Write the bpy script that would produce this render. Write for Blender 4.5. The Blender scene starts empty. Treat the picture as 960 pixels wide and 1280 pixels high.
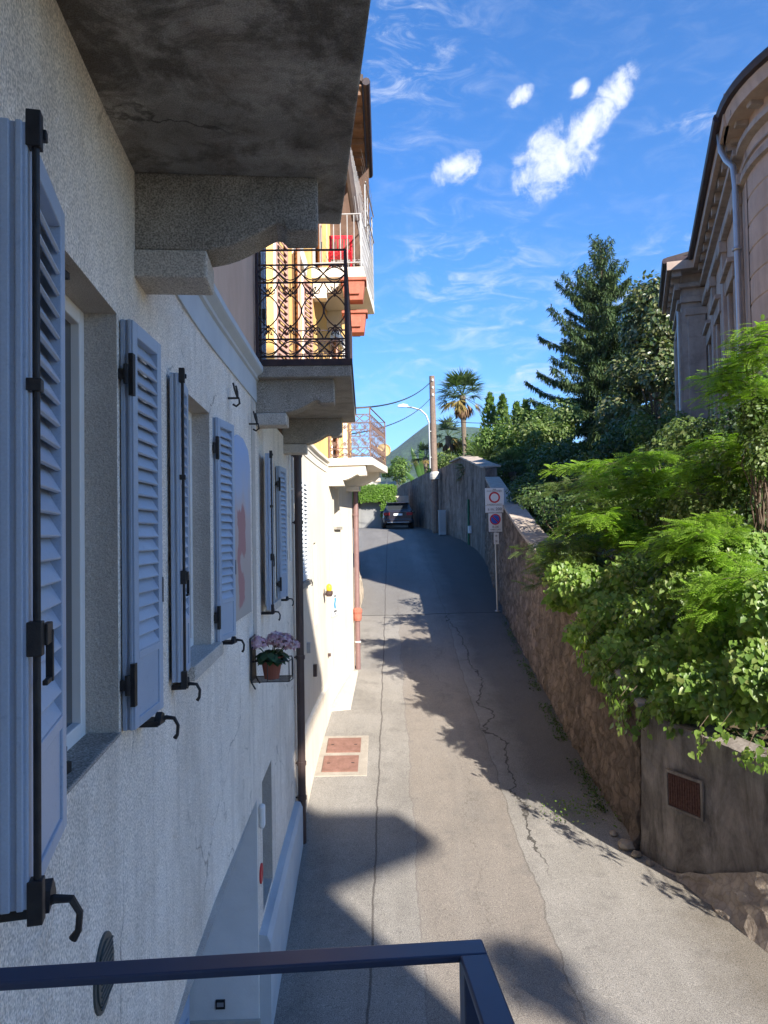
import bpy, bmesh, math, random
import numpy as np
from math import radians as R, sin, cos, pi, atan2, sqrt
from mathutils import Vector, Matrix, Euler, noise as mnoise

random.seed(7); rng = np.random.default_rng(11)
sc = bpy.context.scene
col = sc.collection

# ------------------------------------------------------------------ camera
cam_d = bpy.data.cameras.new("camera"); cam = bpy.data.objects.new("camera", cam_d); col.objects.link(cam)
cam_d.sensor_fit = 'VERTICAL'; cam_d.sensor_height = 36.0; cam_d.lens = 26.72
cam_d.clip_start = 0.05; cam_d.clip_end = 12000
CR = Matrix.Rotation(R(91.8), 3, 'X') @ Matrix.Rotation(R(-0.95), 3, 'Z')
cam.matrix_world = CR.to_4x4()
sc.camera = cam
sc.render.resolution_x, sc.render.resolution_y = 768, 1024

# ------------------------------------------------------------------ light
SUN_EL, SUN_AZ = 29.5, 147.5           # elevation, azimuth clockwise from +Y (behind us, to the right)
S_DIR = Vector((sin(R(SUN_AZ))*cos(R(SUN_EL)), cos(R(SUN_AZ))*cos(R(SUN_EL)), sin(R(SUN_EL))))
sd = bpy.data.lights.new("sun", 'SUN'); sd.energy = 4.5; sd.angle = R(0.53); sd.color = (1.0, 0.94, 0.84)
so = bpy.data.objects.new("sun", sd); col.objects.link(so)
so.rotation_euler = S_DIR.to_track_quat('Z', 'Y').to_euler(); so.location = (20, -30, 40)

sc.view_settings.view_transform = 'Standard'; sc.view_settings.look = 'None'
sc.view_settings.gamma = 1.0; sc.view_settings.use_curve_mapping = False
sc.view_settings.exposure = 1.36
sc.cycles.max_bounces = 8; sc.cycles.diffuse_bounces = 4; sc.cycles.transparent_max_bounces = 8
sc.cycles.use_denoising = True
sc.cycles.volume_bounces = 0

world = bpy.data.worlds.new("World"); sc.world = world; world.use_nodes = True
def build_world():
    nt = world.node_tree; N = nt.nodes; L = nt.links; N.clear()
    out = N.new('ShaderNodeOutputWorld'); bg = N.new('ShaderNodeBackground')
    sky = N.new('ShaderNodeTexSky'); sky.sky_type = 'NISHITA'; sky.sun_disc = False
    sky.sun_elevation = R(SUN_EL); sky.sun_rotation = R(SUN_AZ)
    sky.altitude = 300; sky.air_density = 1.0; sky.dust_density = 0.3; sky.ozone_density = 5.0
    tc = N.new('ShaderNodeTexCoord'); sep = N.new('ShaderNodeSeparateXYZ'); L.new(tc.outputs['Generated'], sep.inputs[0])
    def m(op, a, b=None, c=None):
        n = N.new('ShaderNodeMath'); n.operation = op
        for i, v in enumerate((a, b, c)):
            if v is None: continue
            if isinstance(v, (int, float)): n.inputs[i].default_value = v
            else: L.new(v, n.inputs[i])
        return n.outputs[0]
    az = m('MULTIPLY', m('ARCTAN2', sep.outputs[0], sep.outputs[1]), 57.2958)
    el = m('MULTIPLY', m('ARCSINE', sep.outputs[2]), 57.2958)
    cb = N.new('ShaderNodeCombineXYZ'); L.new(az, cb.inputs[0]); L.new(el, cb.inputs[1])
    def noise(scale, detail, rough, stretch=(1, 1, 1), rot=0, dist=0.0):
        mp = N.new('ShaderNodeMapping'); mp.inputs['Scale'].default_value = stretch; mp.inputs['Rotation'].default_value = (0, 0, rot)
        L.new(cb.outputs[0], mp.inputs[0])
        n = N.new('ShaderNodeTexNoise'); n.inputs['Scale'].default_value = scale; n.inputs['Detail'].default_value = detail
        n.inputs['Roughness'].default_value = rough; n.inputs['Distortion'].default_value = dist
        L.new(mp.outputs[0], n.inputs['Vector']); return n.outputs[0]
    def blob(a0, e0, ra, re, rot):
        c, s = cos(R(rot)), sin(R(rot))
        da = m('SUBTRACT', az, a0); de = m('SUBTRACT', el, e0)
        u = m('DIVIDE', m('ADD', m('MULTIPLY', da, c), m('MULTIPLY', de, s)), ra)
        v = m('DIVIDE', m('ADD', m('MULTIPLY', da, -s), m('MULTIPLY', de, c)), re)
        d2 = m('ADD', m('MULTIPLY', u, u), m('MULTIPLY', v, v))
        return m('EXPONENT', m('MULTIPLY', d2, -1.0))
    puffy = noise(0.60, 10, 0.66, dist=0.5)
    fine = noise(1.2, 8, 0.65)
    parts = [blob(*b) for b in ((13.3, 25.9, 3.7, 2.3, 28), (17.6, 29.2, 2.3, 1.15, 42), (15.6, 27.4, 2.4, 1.3, 40), (15.2, 29.9, .9, .6, 20),
                                (6.0, 25.9, 2.0, 1.1, 15), (10.9, 29.9, 1.2, .6, 20))]
    s = parts[0]
    for p in parts[1:]: s = m('MAXIMUM', s, p)
    dens = m('ADD', m('MULTIPLY', s, 1.12), m('MULTIPLY', m('SUBTRACT', puffy, 0.5), 2.0))
    dens = m('ADD', dens, m('MULTIPLY', m('SUBTRACT', fine, 0.5), 0.8))
    cl = N.new('ShaderNodeMapRange'); cl.interpolation_type = 'SMOOTHSTEP'
    cl.inputs[1].default_value = 0.26; cl.inputs[2].default_value = 1.25; L.new(m('MULTIPLY', dens, m('MINIMUM', m('MULTIPLY', s, 2.2), 1.0)), cl.inputs[0])
    # wisps
    w1 = noise(0.30, 10, 0.68, (0.8, 2.2, 1), 0.30, 0.9)
    wr = N.new('ShaderNodeMapRange'); wr.interpolation_type = 'SMOOTHSTEP'; wr.inputs[1].default_value = 0.44; wr.inputs[2].default_value = 0.82
    L.new(w1, wr.inputs[0])
    wb = [blob(*b) for b in ((6.5, 18.5, 5.5, 5.0, -25), (3, 15.5, 8, 1.5, 0), (14, 16.0, 9, 3.2, 0), (1.5, 33, 5.0, 5.0, 20),
                             (8.5, 12, 10, 2.6, 0), (24, 19, 5, 2.0, 0), (24, 27, 3, 1.0, 5))]
    ws = wb[0]
    for p in wb[1:]: ws = m('MAXIMUM', ws, p)
    wisp = m('MULTIPLY', m('MULTIPLY', wr.outputs[0], ws), 0.75)
    base_w = m('MULTIPLY', wr.outputs[0], 0.10)
    tot = m('MINIMUM', m('ADD', m('ADD', cl.outputs[0], wisp), base_w), 1.0)
    tot = m('MULTIPLY', tot, 0.95)
    hs = N.new('ShaderNodeHueSaturation'); hs.inputs['Saturation'].default_value = 1.24; hs.inputs['Value'].default_value = .86
    L.new(sky.outputs[0], hs.inputs['Color'])
    mix = N.new('ShaderNodeMix'); mix.data_type = 'RGBA'
    tint = N.new('ShaderNodeMix'); tint.data_type = 'RGBA'; tint.blend_type = 'MULTIPLY'; tint.inputs['Factor'].default_value = 1
    L.new(hs.outputs[0], tint.inputs[6]); tint.inputs[7].default_value = (.80, .88, 1.0, 1)
    L.new(tot, mix.inputs['Factor']); L.new(tint.outputs[2], mix.inputs[6]); mix.inputs[7].default_value = (3.7, 3.85, 4.2, 1)
    L.new(mix.outputs[2], bg.inputs['Color']); bg.inputs['Strength'].default_value = 0.118
    L.new(bg.outputs[0], out.inputs[0])
build_world()

# ------------------------------------------------------------------ measuring helpers
F = 950.0
def W(px, py, d):
    """point of the place seen at a photo pixel (960x1280) at depth d along the street"""
    v = CR @ Vector(((px-480)/F, -(py-640)/F, -1.0))
    return v * (d / v.y)

def lerp(x, xs, ys): return float(np.interp(x, xs, ys))
_gy = np.array([-60, -15, 0, 6.5, 10.2, 14, 18, 23, 30, 36, 41, 47, 60, 100])
_gz = np.array([-6.5, -5.2, -4.75, -4.36, -4.08, -3.58, -3.03, -2.2, -1.1, -.35, .15, .5, .7, .8])
_yy = np.arange(-60, 100.01, .25)
_zz = np.interp(_yy, _gy, _gz); _k = np.ones(15)/15
_zz = np.convolve(np.pad(_zz, 7, mode='edge'), _k, mode='valid')
def gz(y): return float(np.interp(y, _yy, _zz))
_wy = np.array([-9, -3, 0, 2.04, 2.58, 3.4, 4.1, 4.85, 7, 8.5, 10.2, 12, 13.5, 15, 16, 17.7, 19])
_wx = np.array([.5, -.27, -.625, -.862, -.925, -1.005, -1.065, -1.105, -1.16, -1.20, -1.235, -1.235, -1.205, -1.14, -1.0, -.74, -.54])
def xw(y): return float(np.interp(y, _wy, _wx))
def wn(y):
    e = .4; t = Vector((xw(y+e)-xw(y-e), 2*e, 0)).normalized()
    return Vector((t.y, -t.x, 0))
def PW(y, z, off=0.0):
    n = wn(y); return Vector((xw(y)+n.x*off, y+n.y*off, z))

# ------------------------------------------------------------------ mesh builder
class MB:
    def __init__(s): s.v = []; s.f = []
    def quad(s, a, b, c, d):
        i = len(s.v); s.v += [tuple(a), tuple(b), tuple(c), tuple(d)]; s.f.append((i, i+1, i+2, i+3))
    def poly(s, pts):
        i = len(s.v); s.v += [tuple(p) for p in pts]; s.f.append(tuple(range(i, i+len(pts))))
    def hexa(s, p):       # 8 points: bottom 4, top 4
        i = len(s.v); s.v += [tuple(q) for q in p]
        for f in ((3, 2, 1, 0), (4, 5, 6, 7), (0, 1, 5, 4), (1, 2, 6, 5), (2, 3, 7, 6), (3, 0, 4, 7)): s.f.append(tuple(i+k for k in f))
    def box(s, c, size, rz=0.0, rot=None):
        hx, hy, hz = size[0]/2, size[1]/2, size[2]/2
        m = rot if rot is not None else Matrix.Rotation(rz, 3, 'Z')
        c = Vector(c)
        s.hexa([c + m @ Vector(q) for q in ((-hx,-hy,-hz),(hx,-hy,-hz),(hx,hy,-hz),(-hx,hy,-hz),(-hx,-hy,hz),(hx,-hy,hz),(hx,hy,hz),(-hx,hy,hz))])
    def fbox(s, o, ex, ey, ez, a, b):   # box in a frame from local corner a to b
        P = lambda x, y, z: o + ex*x + ey*y + ez*z
        s.hexa([P(a[0],a[1],a[2]),P(b[0],a[1],a[2]),P(b[0],b[1],a[2]),P(a[0],b[1],a[2]),P(a[0],a[1],b[2]),P(b[0],a[1],b[2]),P(b[0],b[1],b[2]),P(a[0],b[1],b[2])])
    def tube(s, pts, r, n=6, caps=True):
        pts = [Vector(p) for p in pts]; k = len(pts)
        rr = r if isinstance(r, (list, tuple)) else [r]*k
        base = len(s.v); up = None
        for i, p in enumerate(pts):
            t = (pts[min(i+1, k-1)] - pts[max(i-1, 0)])
            t = t.normalized() if t.length > 1e-9 else Vector((0, 0, 1))
            if up is None:
                up = Vector((0, 0, 1)) if abs(t.z) < .9 else Vector((1, 0, 0))
            a = (up - t*up.dot(t))
            a = a.normalized() if a.length > 1e-6 else t.orthogonal().normalized()
            up = a; b = t.cross(a)
            for j in range(n):
                w = 2*pi*j/n; s.v.append(tuple(p + a*cos(w)*rr[i] + b*sin(w)*rr[i]))
        for i in range(k-1):
            for j in range(n):
                s.f.append((base+i*n+j, base+i*n+(j+1) % n, base+(i+1)*n+(j+1) % n, base+(i+1)*n+j))
        if caps:
            s.f.append(tuple(base+j for j in reversed(range(n)))); s.f.append(tuple(base+(k-1)*n+j for j in range(n)))
    def lathe(s, c, prof, n=16):        # prof: (r, z)
        base = len(s.v); c = Vector(c)
        for r, z in prof:
            for j in range(n):
                w = 2*pi*j/n; s.v.append((c.x+r*cos(w), c.y+r*sin(w), c.z+z))
        for i in range(len(prof)-1):
            for j in range(n):
                s.f.append((base+i*n+j, base+i*n+(j+1) % n, base+(i+1)*n+(j+1) % n, base+(i+1)*n+j))
        s.f.append(tuple(base+j for j in reversed(range(n)))); s.f.append(tuple(base+(len(prof)-1)*n+j for j in range(n)))
    def prism(s, poly, o, ex, ez, ey, t0, t1):   # 2d polygon in ex/ez plane, thickness along ey
        A = [o+ex*p[0]+ez*p[1]+ey*t0 for p in poly]; B = [o+ex*p[0]+ez*p[1]+ey*t1 for p in poly]
        i = len(s.v); n = len(poly); s.v += [tuple(p) for p in A+B]
        s.f.append(tuple(i+k for k in range(n))); s.f.append(tuple(i+n+k for k in reversed(range(n))))
        for k in range(n): s.f.append((i+k, i+(k+1) % n, i+n+(k+1) % n, i+n+k))
    def build(s, name, mat, parent=None, smooth=False, bevel=0, fix=True, bseg=2, subdiv=0):
        off = Vector((0, 0, 0)); p = parent
        while p is not None: off += p.location; p = p.parent
        me = bpy.data.meshes.new(name)
        vv = np.array(s.v, dtype=float) - np.array(off)[None, :]
        me.from_pydata([tuple(x) for x in vv], [], s.f); me.update()
        if fix:
            bm = bmesh.new(); bm.from_mesh(me); bmesh.ops.recalc_face_normals(bm, faces=bm.faces); bm.to_mesh(me); bm.free()
        o = bpy.data.objects.new(name, me); col.objects.link(o)
        if mat: me.materials.append(mat)
        if smooth:
            me.polygons.foreach_set('use_smooth', [True]*len(me.polygons)); me.update()
        if parent: o.parent = parent
        if bevel:
            b = o.modifiers.new("bevel", 'BEVEL'); b.width = bevel; b.segments = bseg; b.limit_method = 'ANGLE'; b.angle_limit = R(40)
        return o

def np_mesh(name, V, Fc, mat, parent=None, smooth=False):
    """V (n,3) array, Fc (m,k) array"""
    off = Vector((0, 0, 0)); p = parent
    while p is not None: off += p.location; p = p.parent
    V = V - np.array(off)[None, :]
    me = bpy.data.meshes.new(name); k = Fc.shape[1]; m = Fc.shape[0]
    me.vertices.add(len(V)); me.vertices.foreach_set('co', V.astype(np.float32).ravel())
    me.loops.add(m*k); me.loops.foreach_set('vertex_index', Fc.astype(np.int32).ravel())
    me.polygons.add(m); me.polygons.foreach_set('loop_start', np.arange(0, m*k, k, dtype=np.int32))
    me.polygons.foreach_set('loop_total', np.full(m, k, dtype=np.int32))
    if smooth: me.polygons.foreach_set('use_smooth', np.ones(m, dtype=bool))
    me.update(calc_edges=True); me.validate()
    o = bpy.data.objects.new(name, me); col.objects.link(o)
    me.materials.append(mat)
    if parent: o.parent = parent
    return o

def tag(o, label=None, cat=None, group=None, kind=None):
    if label: o['label'] = label
    if cat: o['category'] = cat
    if group: o['group'] = group
    if kind: o['kind'] = kind
    return o
def empty(name, loc, label=None, cat=None, group=None):
    o = bpy.data.objects.new(name, None); col.objects.link(o); o.location = loc; o.empty_display_size = .2
    return tag(o, label, cat, group)

# ------------------------------------------------------------------ materials
MATS = {}
def mat(name, c, c2=None, scale=3.0, rough=.85, bump=0.0, bscale=60.0, streak=None, c3=None, spec=.3, metal=0.0,
        speck=0.0, speck_scale=220.0, bdist=.01, coat=0.0, low=.35, high=.65, seed=0.0, stains=None, trowel=0.0, cracks=0.0, island=0.0):
    if name in MATS: return MATS[name]
    m = bpy.data.materials.new(name); m.use_nodes = True; nt = m.node_tree; N = nt.nodes; L = nt.links
    b = N['Principled BSDF']; b.inputs['Roughness'].default_value = rough; b.inputs['Metallic'].default_value = metal
    b.inputs['Specular IOR Level'].default_value = spec; b.inputs['Coat Weight'].default_value = coat
    geo = N.new('ShaderNodeNewGeometry'); pos = geo.outputs['Position']
    def noise(sc_, det=6, rg=.6, vec=None, dist=0):
        n = N.new('ShaderNodeTexNoise'); n.inputs['Scale'].default_value = sc_; n.inputs['Detail'].default_value = det
        n.inputs['Roughness'].default_value = rg; n.inputs['Distortion'].default_value = dist
        L.new(vec or pos, n.inputs['Vector']); return n.outputs[0]
    def rng_(v, a, b_, x=0.0, y=1.0):
        r = N.new('ShaderNodeMapRange'); r.inputs[1].default_value = a; r.inputs[2].default_value = b_; r.inputs[3].default_value = x; r.inputs[4].default_value = y
        L.new(v, r.inputs[0]); return r.outputs[0]
    def mix(fac, a, b_):
        n = N.new('ShaderNodeMix'); n.data_type = 'RGBA'
        L.new(fac, n.inputs['Factor'])
        for i, q in ((6, a), (7, b_)):
            if isinstance(q, tuple): n.inputs[i].default_value = (*q[:3], 1)
            else: L.new(q, n.inputs[i])
        return n.outputs[2]
    cur = (*c, 1)
    if c2: cur = mix(rng_(noise(scale, 7, .62), low, high), tuple(c), tuple(c2))
    if streak:
        mp = N.new('ShaderNodeMapping'); mp.inputs['Scale'].default_value = (streak[0], streak[0], streak[1]); L.new(pos, mp.inputs[0])
        f = rng_(noise(1.0, 6, .6, mp.outputs[0]), .47, .72, 0, streak[2])
        cur = mix(f, cur if not isinstance(cur, tuple) else cur[:3], tuple(c3))
    if stains:
        for (sc_, lo, hi, amt, colr) in stains:
            f = rng_(noise(sc_, 8, .68, dist=.4), lo, hi, 0, amt)
            cur = mix(f, cur if not isinstance(cur, tuple) else cur[:3], tuple(colr))
    if cracks:
        ds = N.new('ShaderNodeTexNoise'); ds.inputs['Scale'].default_value = 2.3; ds.inputs['Detail'].default_value = 6; L.new(pos, ds.inputs['Vector'])
        va = N.new('ShaderNodeVectorMath'); va.operation = 'MULTIPLY_ADD'; L.new(ds.outputs['Color'], va.inputs[0]); va.inputs[1].default_value = (.5, .5, .5); L.new(pos, va.inputs[2])
        vo = N.new('ShaderNodeTexVoronoi'); vo.feature = 'DISTANCE_TO_EDGE'; vo.inputs['Scale'].default_value = .75; L.new(va.outputs[0], vo.inputs['Vector'])
        f1 = rng_(vo.outputs['Distance'], .0015, .0055, cracks, 0); f2 = rng_(noise(1.3, 3, .5), .5, .58)
        mm = N.new('ShaderNodeMath'); mm.operation = 'MULTIPLY'; L.new(f1, mm.inputs[0]); L.new(f2, mm.inputs[1])
        cur = mix(mm.outputs[0], cur if not isinstance(cur, tuple) else cur[:3], tuple(x*.35 for x in c))
    if island:
        vr = rng_(geo.outputs['Random Per Island'], 0, 1, 1-island, 1+island)
        n = N.new('ShaderNodeMix'); n.data_type = 'RGBA'; n.blend_type = 'MULTIPLY'; n.inputs['Factor'].default_value = 1
        if isinstance(cur, tuple): n.inputs[6].default_value = (*cur[:3], 1)
        else: L.new(cur, n.inputs[6])
        L.new(vr, n.inputs[7]); cur = n.outputs[2]
    if speck:
        f = rng_(noise(speck_scale, 2, .5), .35, .65, 1-speck, 1+speck)
        n = N.new('ShaderNodeMix'); n.data_type = 'RGBA'; n.blend_type = 'MULTIPLY'; n.inputs['Factor'].default_value = 1
        if isinstance(cur, tuple): n.inputs[6].default_value = cur if len(cur) == 4 else (*cur, 1)
        else: L.new(cur, n.inputs[6])
        L.new(f, n.inputs[7]); cur = n.outputs[2]
    if isinstance(cur, tuple): b.inputs['Base Color'].default_value = (*cur[:3], 1)
    else: L.new(cur, b.inputs['Base Color'])
    if bump:
        bp = N.new('ShaderNodeBump'); bp.inputs['Strength'].default_value = bump; bp.inputs['Distance'].default_value = bdist
        L.new(noise(bscale, 5, .65), bp.inputs['Height'])
        if trowel:
            b2 = N.new('ShaderNodeBump'); b2.inputs['Strength'].default_value = .8; b2.inputs['Distance'].default_value = trowel
            L.new(noise(5.5, 4, .6, dist=.8), b2.inputs['Height']); L.new(b2.outputs[0], bp.inputs['Normal'])
        L.new(bp.outputs[0], b.inputs['Normal'])
    MATS[name] = m
    return m

def leaf_mat(name, cols, trans=.35, rough=.45, spec=.4):
    m = bpy.data.materials.new(name); m.use_nodes = True; nt = m.node_tree; N = nt.nodes; L = nt.links
    b = N['Principled BSDF']; b.inputs['Roughness'].default_value = rough; b.inputs['Specular IOR Level'].default_value = spec
    g = N.new('ShaderNodeNewGeometry'); r = N.new('ShaderNodeValToRGB')
    cr = r.color_ramp
    while len(cr.elements) < len(cols): cr.elements.new(.5)
    for i, c in enumerate(cols):
        cr.elements[i].position = i/max(1, len(cols)-1); cr.elements[i].color = (*c, 1)
    L.new(g.outputs['Random Per Island'], r.inputs[0])
    n = N.new('ShaderNodeTexNoise'); n.inputs['Scale'].default_value = 1.1; n.inputs['Detail'].default_value = 3; L.new(g.outputs['Position'], n.inputs['Vector'])
    mr = N.new('ShaderNodeMapRange'); mr.inputs[1].default_value = .3; mr.inputs[2].default_value = .7; mr.inputs[3].default_value = .72; mr.inputs[4].default_value = 1.25; L.new(n.outputs[0], mr.inputs[0])
    mx = N.new('ShaderNodeMix'); mx.data_type = 'RGBA'; mx.blend_type = 'MULTIPLY'; mx.inputs['Factor'].default_value = 1
    L.new(r.outputs[0], mx.inputs[6]); L.new(mr.outputs[0], mx.inputs[7])
    L.new(mx.outputs[2], b.inputs['Base Color'])
    t = N.new('ShaderNodeBsdfTranslucent')
    m2 = N.new('ShaderNodeMix'); m2.data_type = 'RGBA'; m2.blend_type = 'MULTIPLY'; m2.inputs['Factor'].default_value = 1
    L.new(mx.outputs[2], m2.inputs[6]); m2.inputs[7].default_value = (1.5, 1.7, .7, 1); L.new(m2.outputs[2], t.inputs['Color'])
    ms = N.new('ShaderNodeMixShader'); ms.inputs[0].default_value = trans
    L.new(b.outputs[0], ms.inputs[1]); L.new(t.outputs[0], ms.inputs[2])
    L.new(ms.outputs[0], N['Material Output'].inputs['Surface'])
    return m

M_plaster = mat('plaster_grey', (.73, .655, .565), (.86, .79, .70), 1.1, .95, .65, 95, streak=(6, .5, .6), c3=(.56, .505, .44), speck=.32, speck_scale=130, bdist=.009, spec=.1, trowel=.035, cracks=.7,
                stains=[(1.9, .50, .68, .35, (.50, .45, .385)), (6.5, .58, .72, .3, (.45, .405, .35)), (.7, .52, .66, .3, (.88, .83, .76))])
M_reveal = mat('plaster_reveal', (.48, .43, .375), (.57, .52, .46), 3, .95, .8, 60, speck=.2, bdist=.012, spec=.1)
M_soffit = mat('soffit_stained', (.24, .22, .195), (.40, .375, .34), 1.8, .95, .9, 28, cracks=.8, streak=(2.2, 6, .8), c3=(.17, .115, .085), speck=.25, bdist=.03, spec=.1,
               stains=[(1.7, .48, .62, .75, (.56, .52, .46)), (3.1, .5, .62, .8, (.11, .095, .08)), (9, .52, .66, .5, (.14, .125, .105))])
M_granite = mat('granite', (.28, .255, .22), (.37, .335, .29), 4, .9, .4, 130, speck=.45, speck_scale=160, spec=.15, stains=[(3.5, .52, .7, .5, (.14, .13, .115))])
M_granite_l = mat('granite_light', (.46, .425, .375), (.54, .50, .445), 4, .9, .3, 130, speck=.35, speck_scale=160, spec=.15)
M_band = mat('painted_band', (.46, .49, .52), (.53, .56, .58), 2, .9, .15, 90, spec=.15)
M_brownwall = mat('brown_render', (.60, .40, .29), (.68, .47, .35), 1.5, .95, .3, 80, streak=(5, .6, .35), c3=(.50, .33, .25), spec=.1)
M_cream = mat('cream_render', (.66, .585, .48), (.72, .65, .545), 1.2, .95, .35, 70, streak=(6, .45, .55), c3=(.55, .475, .385), spec=.1, speck=.08)
M_cornice = mat('cornice_cream', (.62, .57, .49), (.68, .63, .55), 2, .9, .15, 70, spec=.1)
M_yellow = mat('yellow_render', (.72, .45, .17), (.78, .51, .21), 1.2, .95, .2, 70, streak=(4, .5, .4), c3=(.64, .38, .14), spec=.1)
M_white = mat('white_trim', (.72, .70, .67), (.78, .76, .73), 3, .6, .05, 60)
M_greyorn = mat('grey_ornament', (.56, .57, .60), None, rough=.8)
M_pinkshut = mat('pink_shutter', (.42, .25, .2), (.46, .28, .23), 5, .6)
M_shut = mat('shutter_blue', (.35, .42, .53), (.39, .46, .565), 3, .42, .06, 160, spec=.4, speck=.04, island=.07, stains=[(9, .54, .72, .35, (.39, .45, .54)), (26, .60, .70, .5, (.22, .28, .38)), (2.2, .5, .7, .25, (.26, .34, .47))])
M_shutpale = mat('shutter_pale', (.60, .63, .66), (.66, .69, .72), 5, .5)
M_iron = mat('black_iron', (.012, .012, .015), (.03, .028, .028), 20, .5, .2, 120, spec=.4)
M_irongate = mat('balcony_iron', (.03, .022, .028), (.06, .035, .035), 12, .55, .2, 150, spec=.4)
M_rust = mat('rusted_iron', (.12, .07, .055), (.20, .13, .11), 15, .7, .2, 150)
M_greyiron = mat('grey_iron', (.30, .31, .33), (.38, .38, .39), 12, .5)
M_navy = mat('navy_paint', (.028, .042, .085), (.035, .05, .10), 8, .35, .02, 300, spec=.5)
M_pipe = mat('pipe_brown', (.055, .035, .033), (.075, .048, .045), 5, .4, spec=.5)
M_pipe2 = mat('pipe_plum', (.17, .095, .095), (.22, .13, .12), 5, .45, spec=.5)
M_terra = mat('terracotta', (.34, .115, .08), (.42, .15, .105), 12, .85, .2, 90, spec=.15, speck=.1)
M_terra_d = mat('plastic_terracotta', (.23, .075, .05), (.27, .09, .06), 10, .6, .1, 60)
M_glass = mat('window_glass', (.03, .035, .04), None, rough=.06, spec=.9)
M_dark = mat('dark_interior', (.02, .02, .022), None, rough=.9)
M_wood = mat('eave_wood', (.16, .09, .055), (.24, .15, .10), 5, .8, .2, 60, streak=(1, 8, .5), c3=(.10, .06, .04))
M_darkroof = mat('dark_roof', (.05, .04, .04), (.08, .06, .055), 6, .7)
M_metalgrey = mat('gutter_grey', (.36, .36, .38), (.42, .42, .43), 5, .35, metal=.5)
M_villa = mat('villa_render', (.40, .31, .26), (.50, .39, .325), 1.1, .95, .35, 50, streak=(3, .6, .6), c3=(.31, .235, .20), spec=.1, speck=.12,
              stains=[(1.6, .52, .7, .5, (.30, .25, .22))])
M_villastone = mat('villa_stone', (.32, .27, .24), (.42, .355, .315), 2.0, .95, .4, 50, streak=(3, .8, .6), c3=(.20, .17, .155), spec=.1,
                   stains=[(2.5, .52, .7, .6, (.17, .15, .14))])
M_concrete = mat('concrete', (.40, .38, .34), (.50, .47, .42), 2, .9, .3, 80, spec=.1, speck=.1)
M_tin = mat('corrugated_grey', (.20, .20, .20), (.26, .26, .255), 2, .5)
M_bark = mat('bark', (.09, .065, .045), (.16, .12, .09), 12, .95, .7, 40, spec=.1)
M_polewood = mat('pole_wood', (.17, .12, .095), (.24, .175, .135), 10, .9, .4, 50, streak=(20, 1, .6), c3=(.11, .08, .065))
M_signwhite = mat('sign_white', (.72, .73, .74), None, rough=.45)
M_signred = mat('sign_red', (.55, .03, .04), None, rough=.45)
M_signblue = mat('sign_blue', (.03, .12, .5), None, rough=.45)
M_signcyan = mat('sign_light_blue', (.03, .32, .72), None, rough=.45)
M_ink = mat('sign_black', (.02, .02, .02), None, rough=.5)
M_yellowp = mat('yellow_plastic', (.80, .50, .03), None, rough=.4)
M_orange = mat('orange_plastic', (.80, .33, .02), None, rough=.4)
M_galv = mat('galvanised', (.38, .39, .40), None, rough=.45, metal=.6)
M_green = mat('green_pipe', (.02, .10, .05), (.03, .13, .07), 10, .6)
M_soil = mat('soil', (.07, .05, .03), (.12, .09, .055), 4, .98, .6, 15)
M_red = mat('red_paint', (.70, .02, .04), None, rough=.4)

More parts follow.
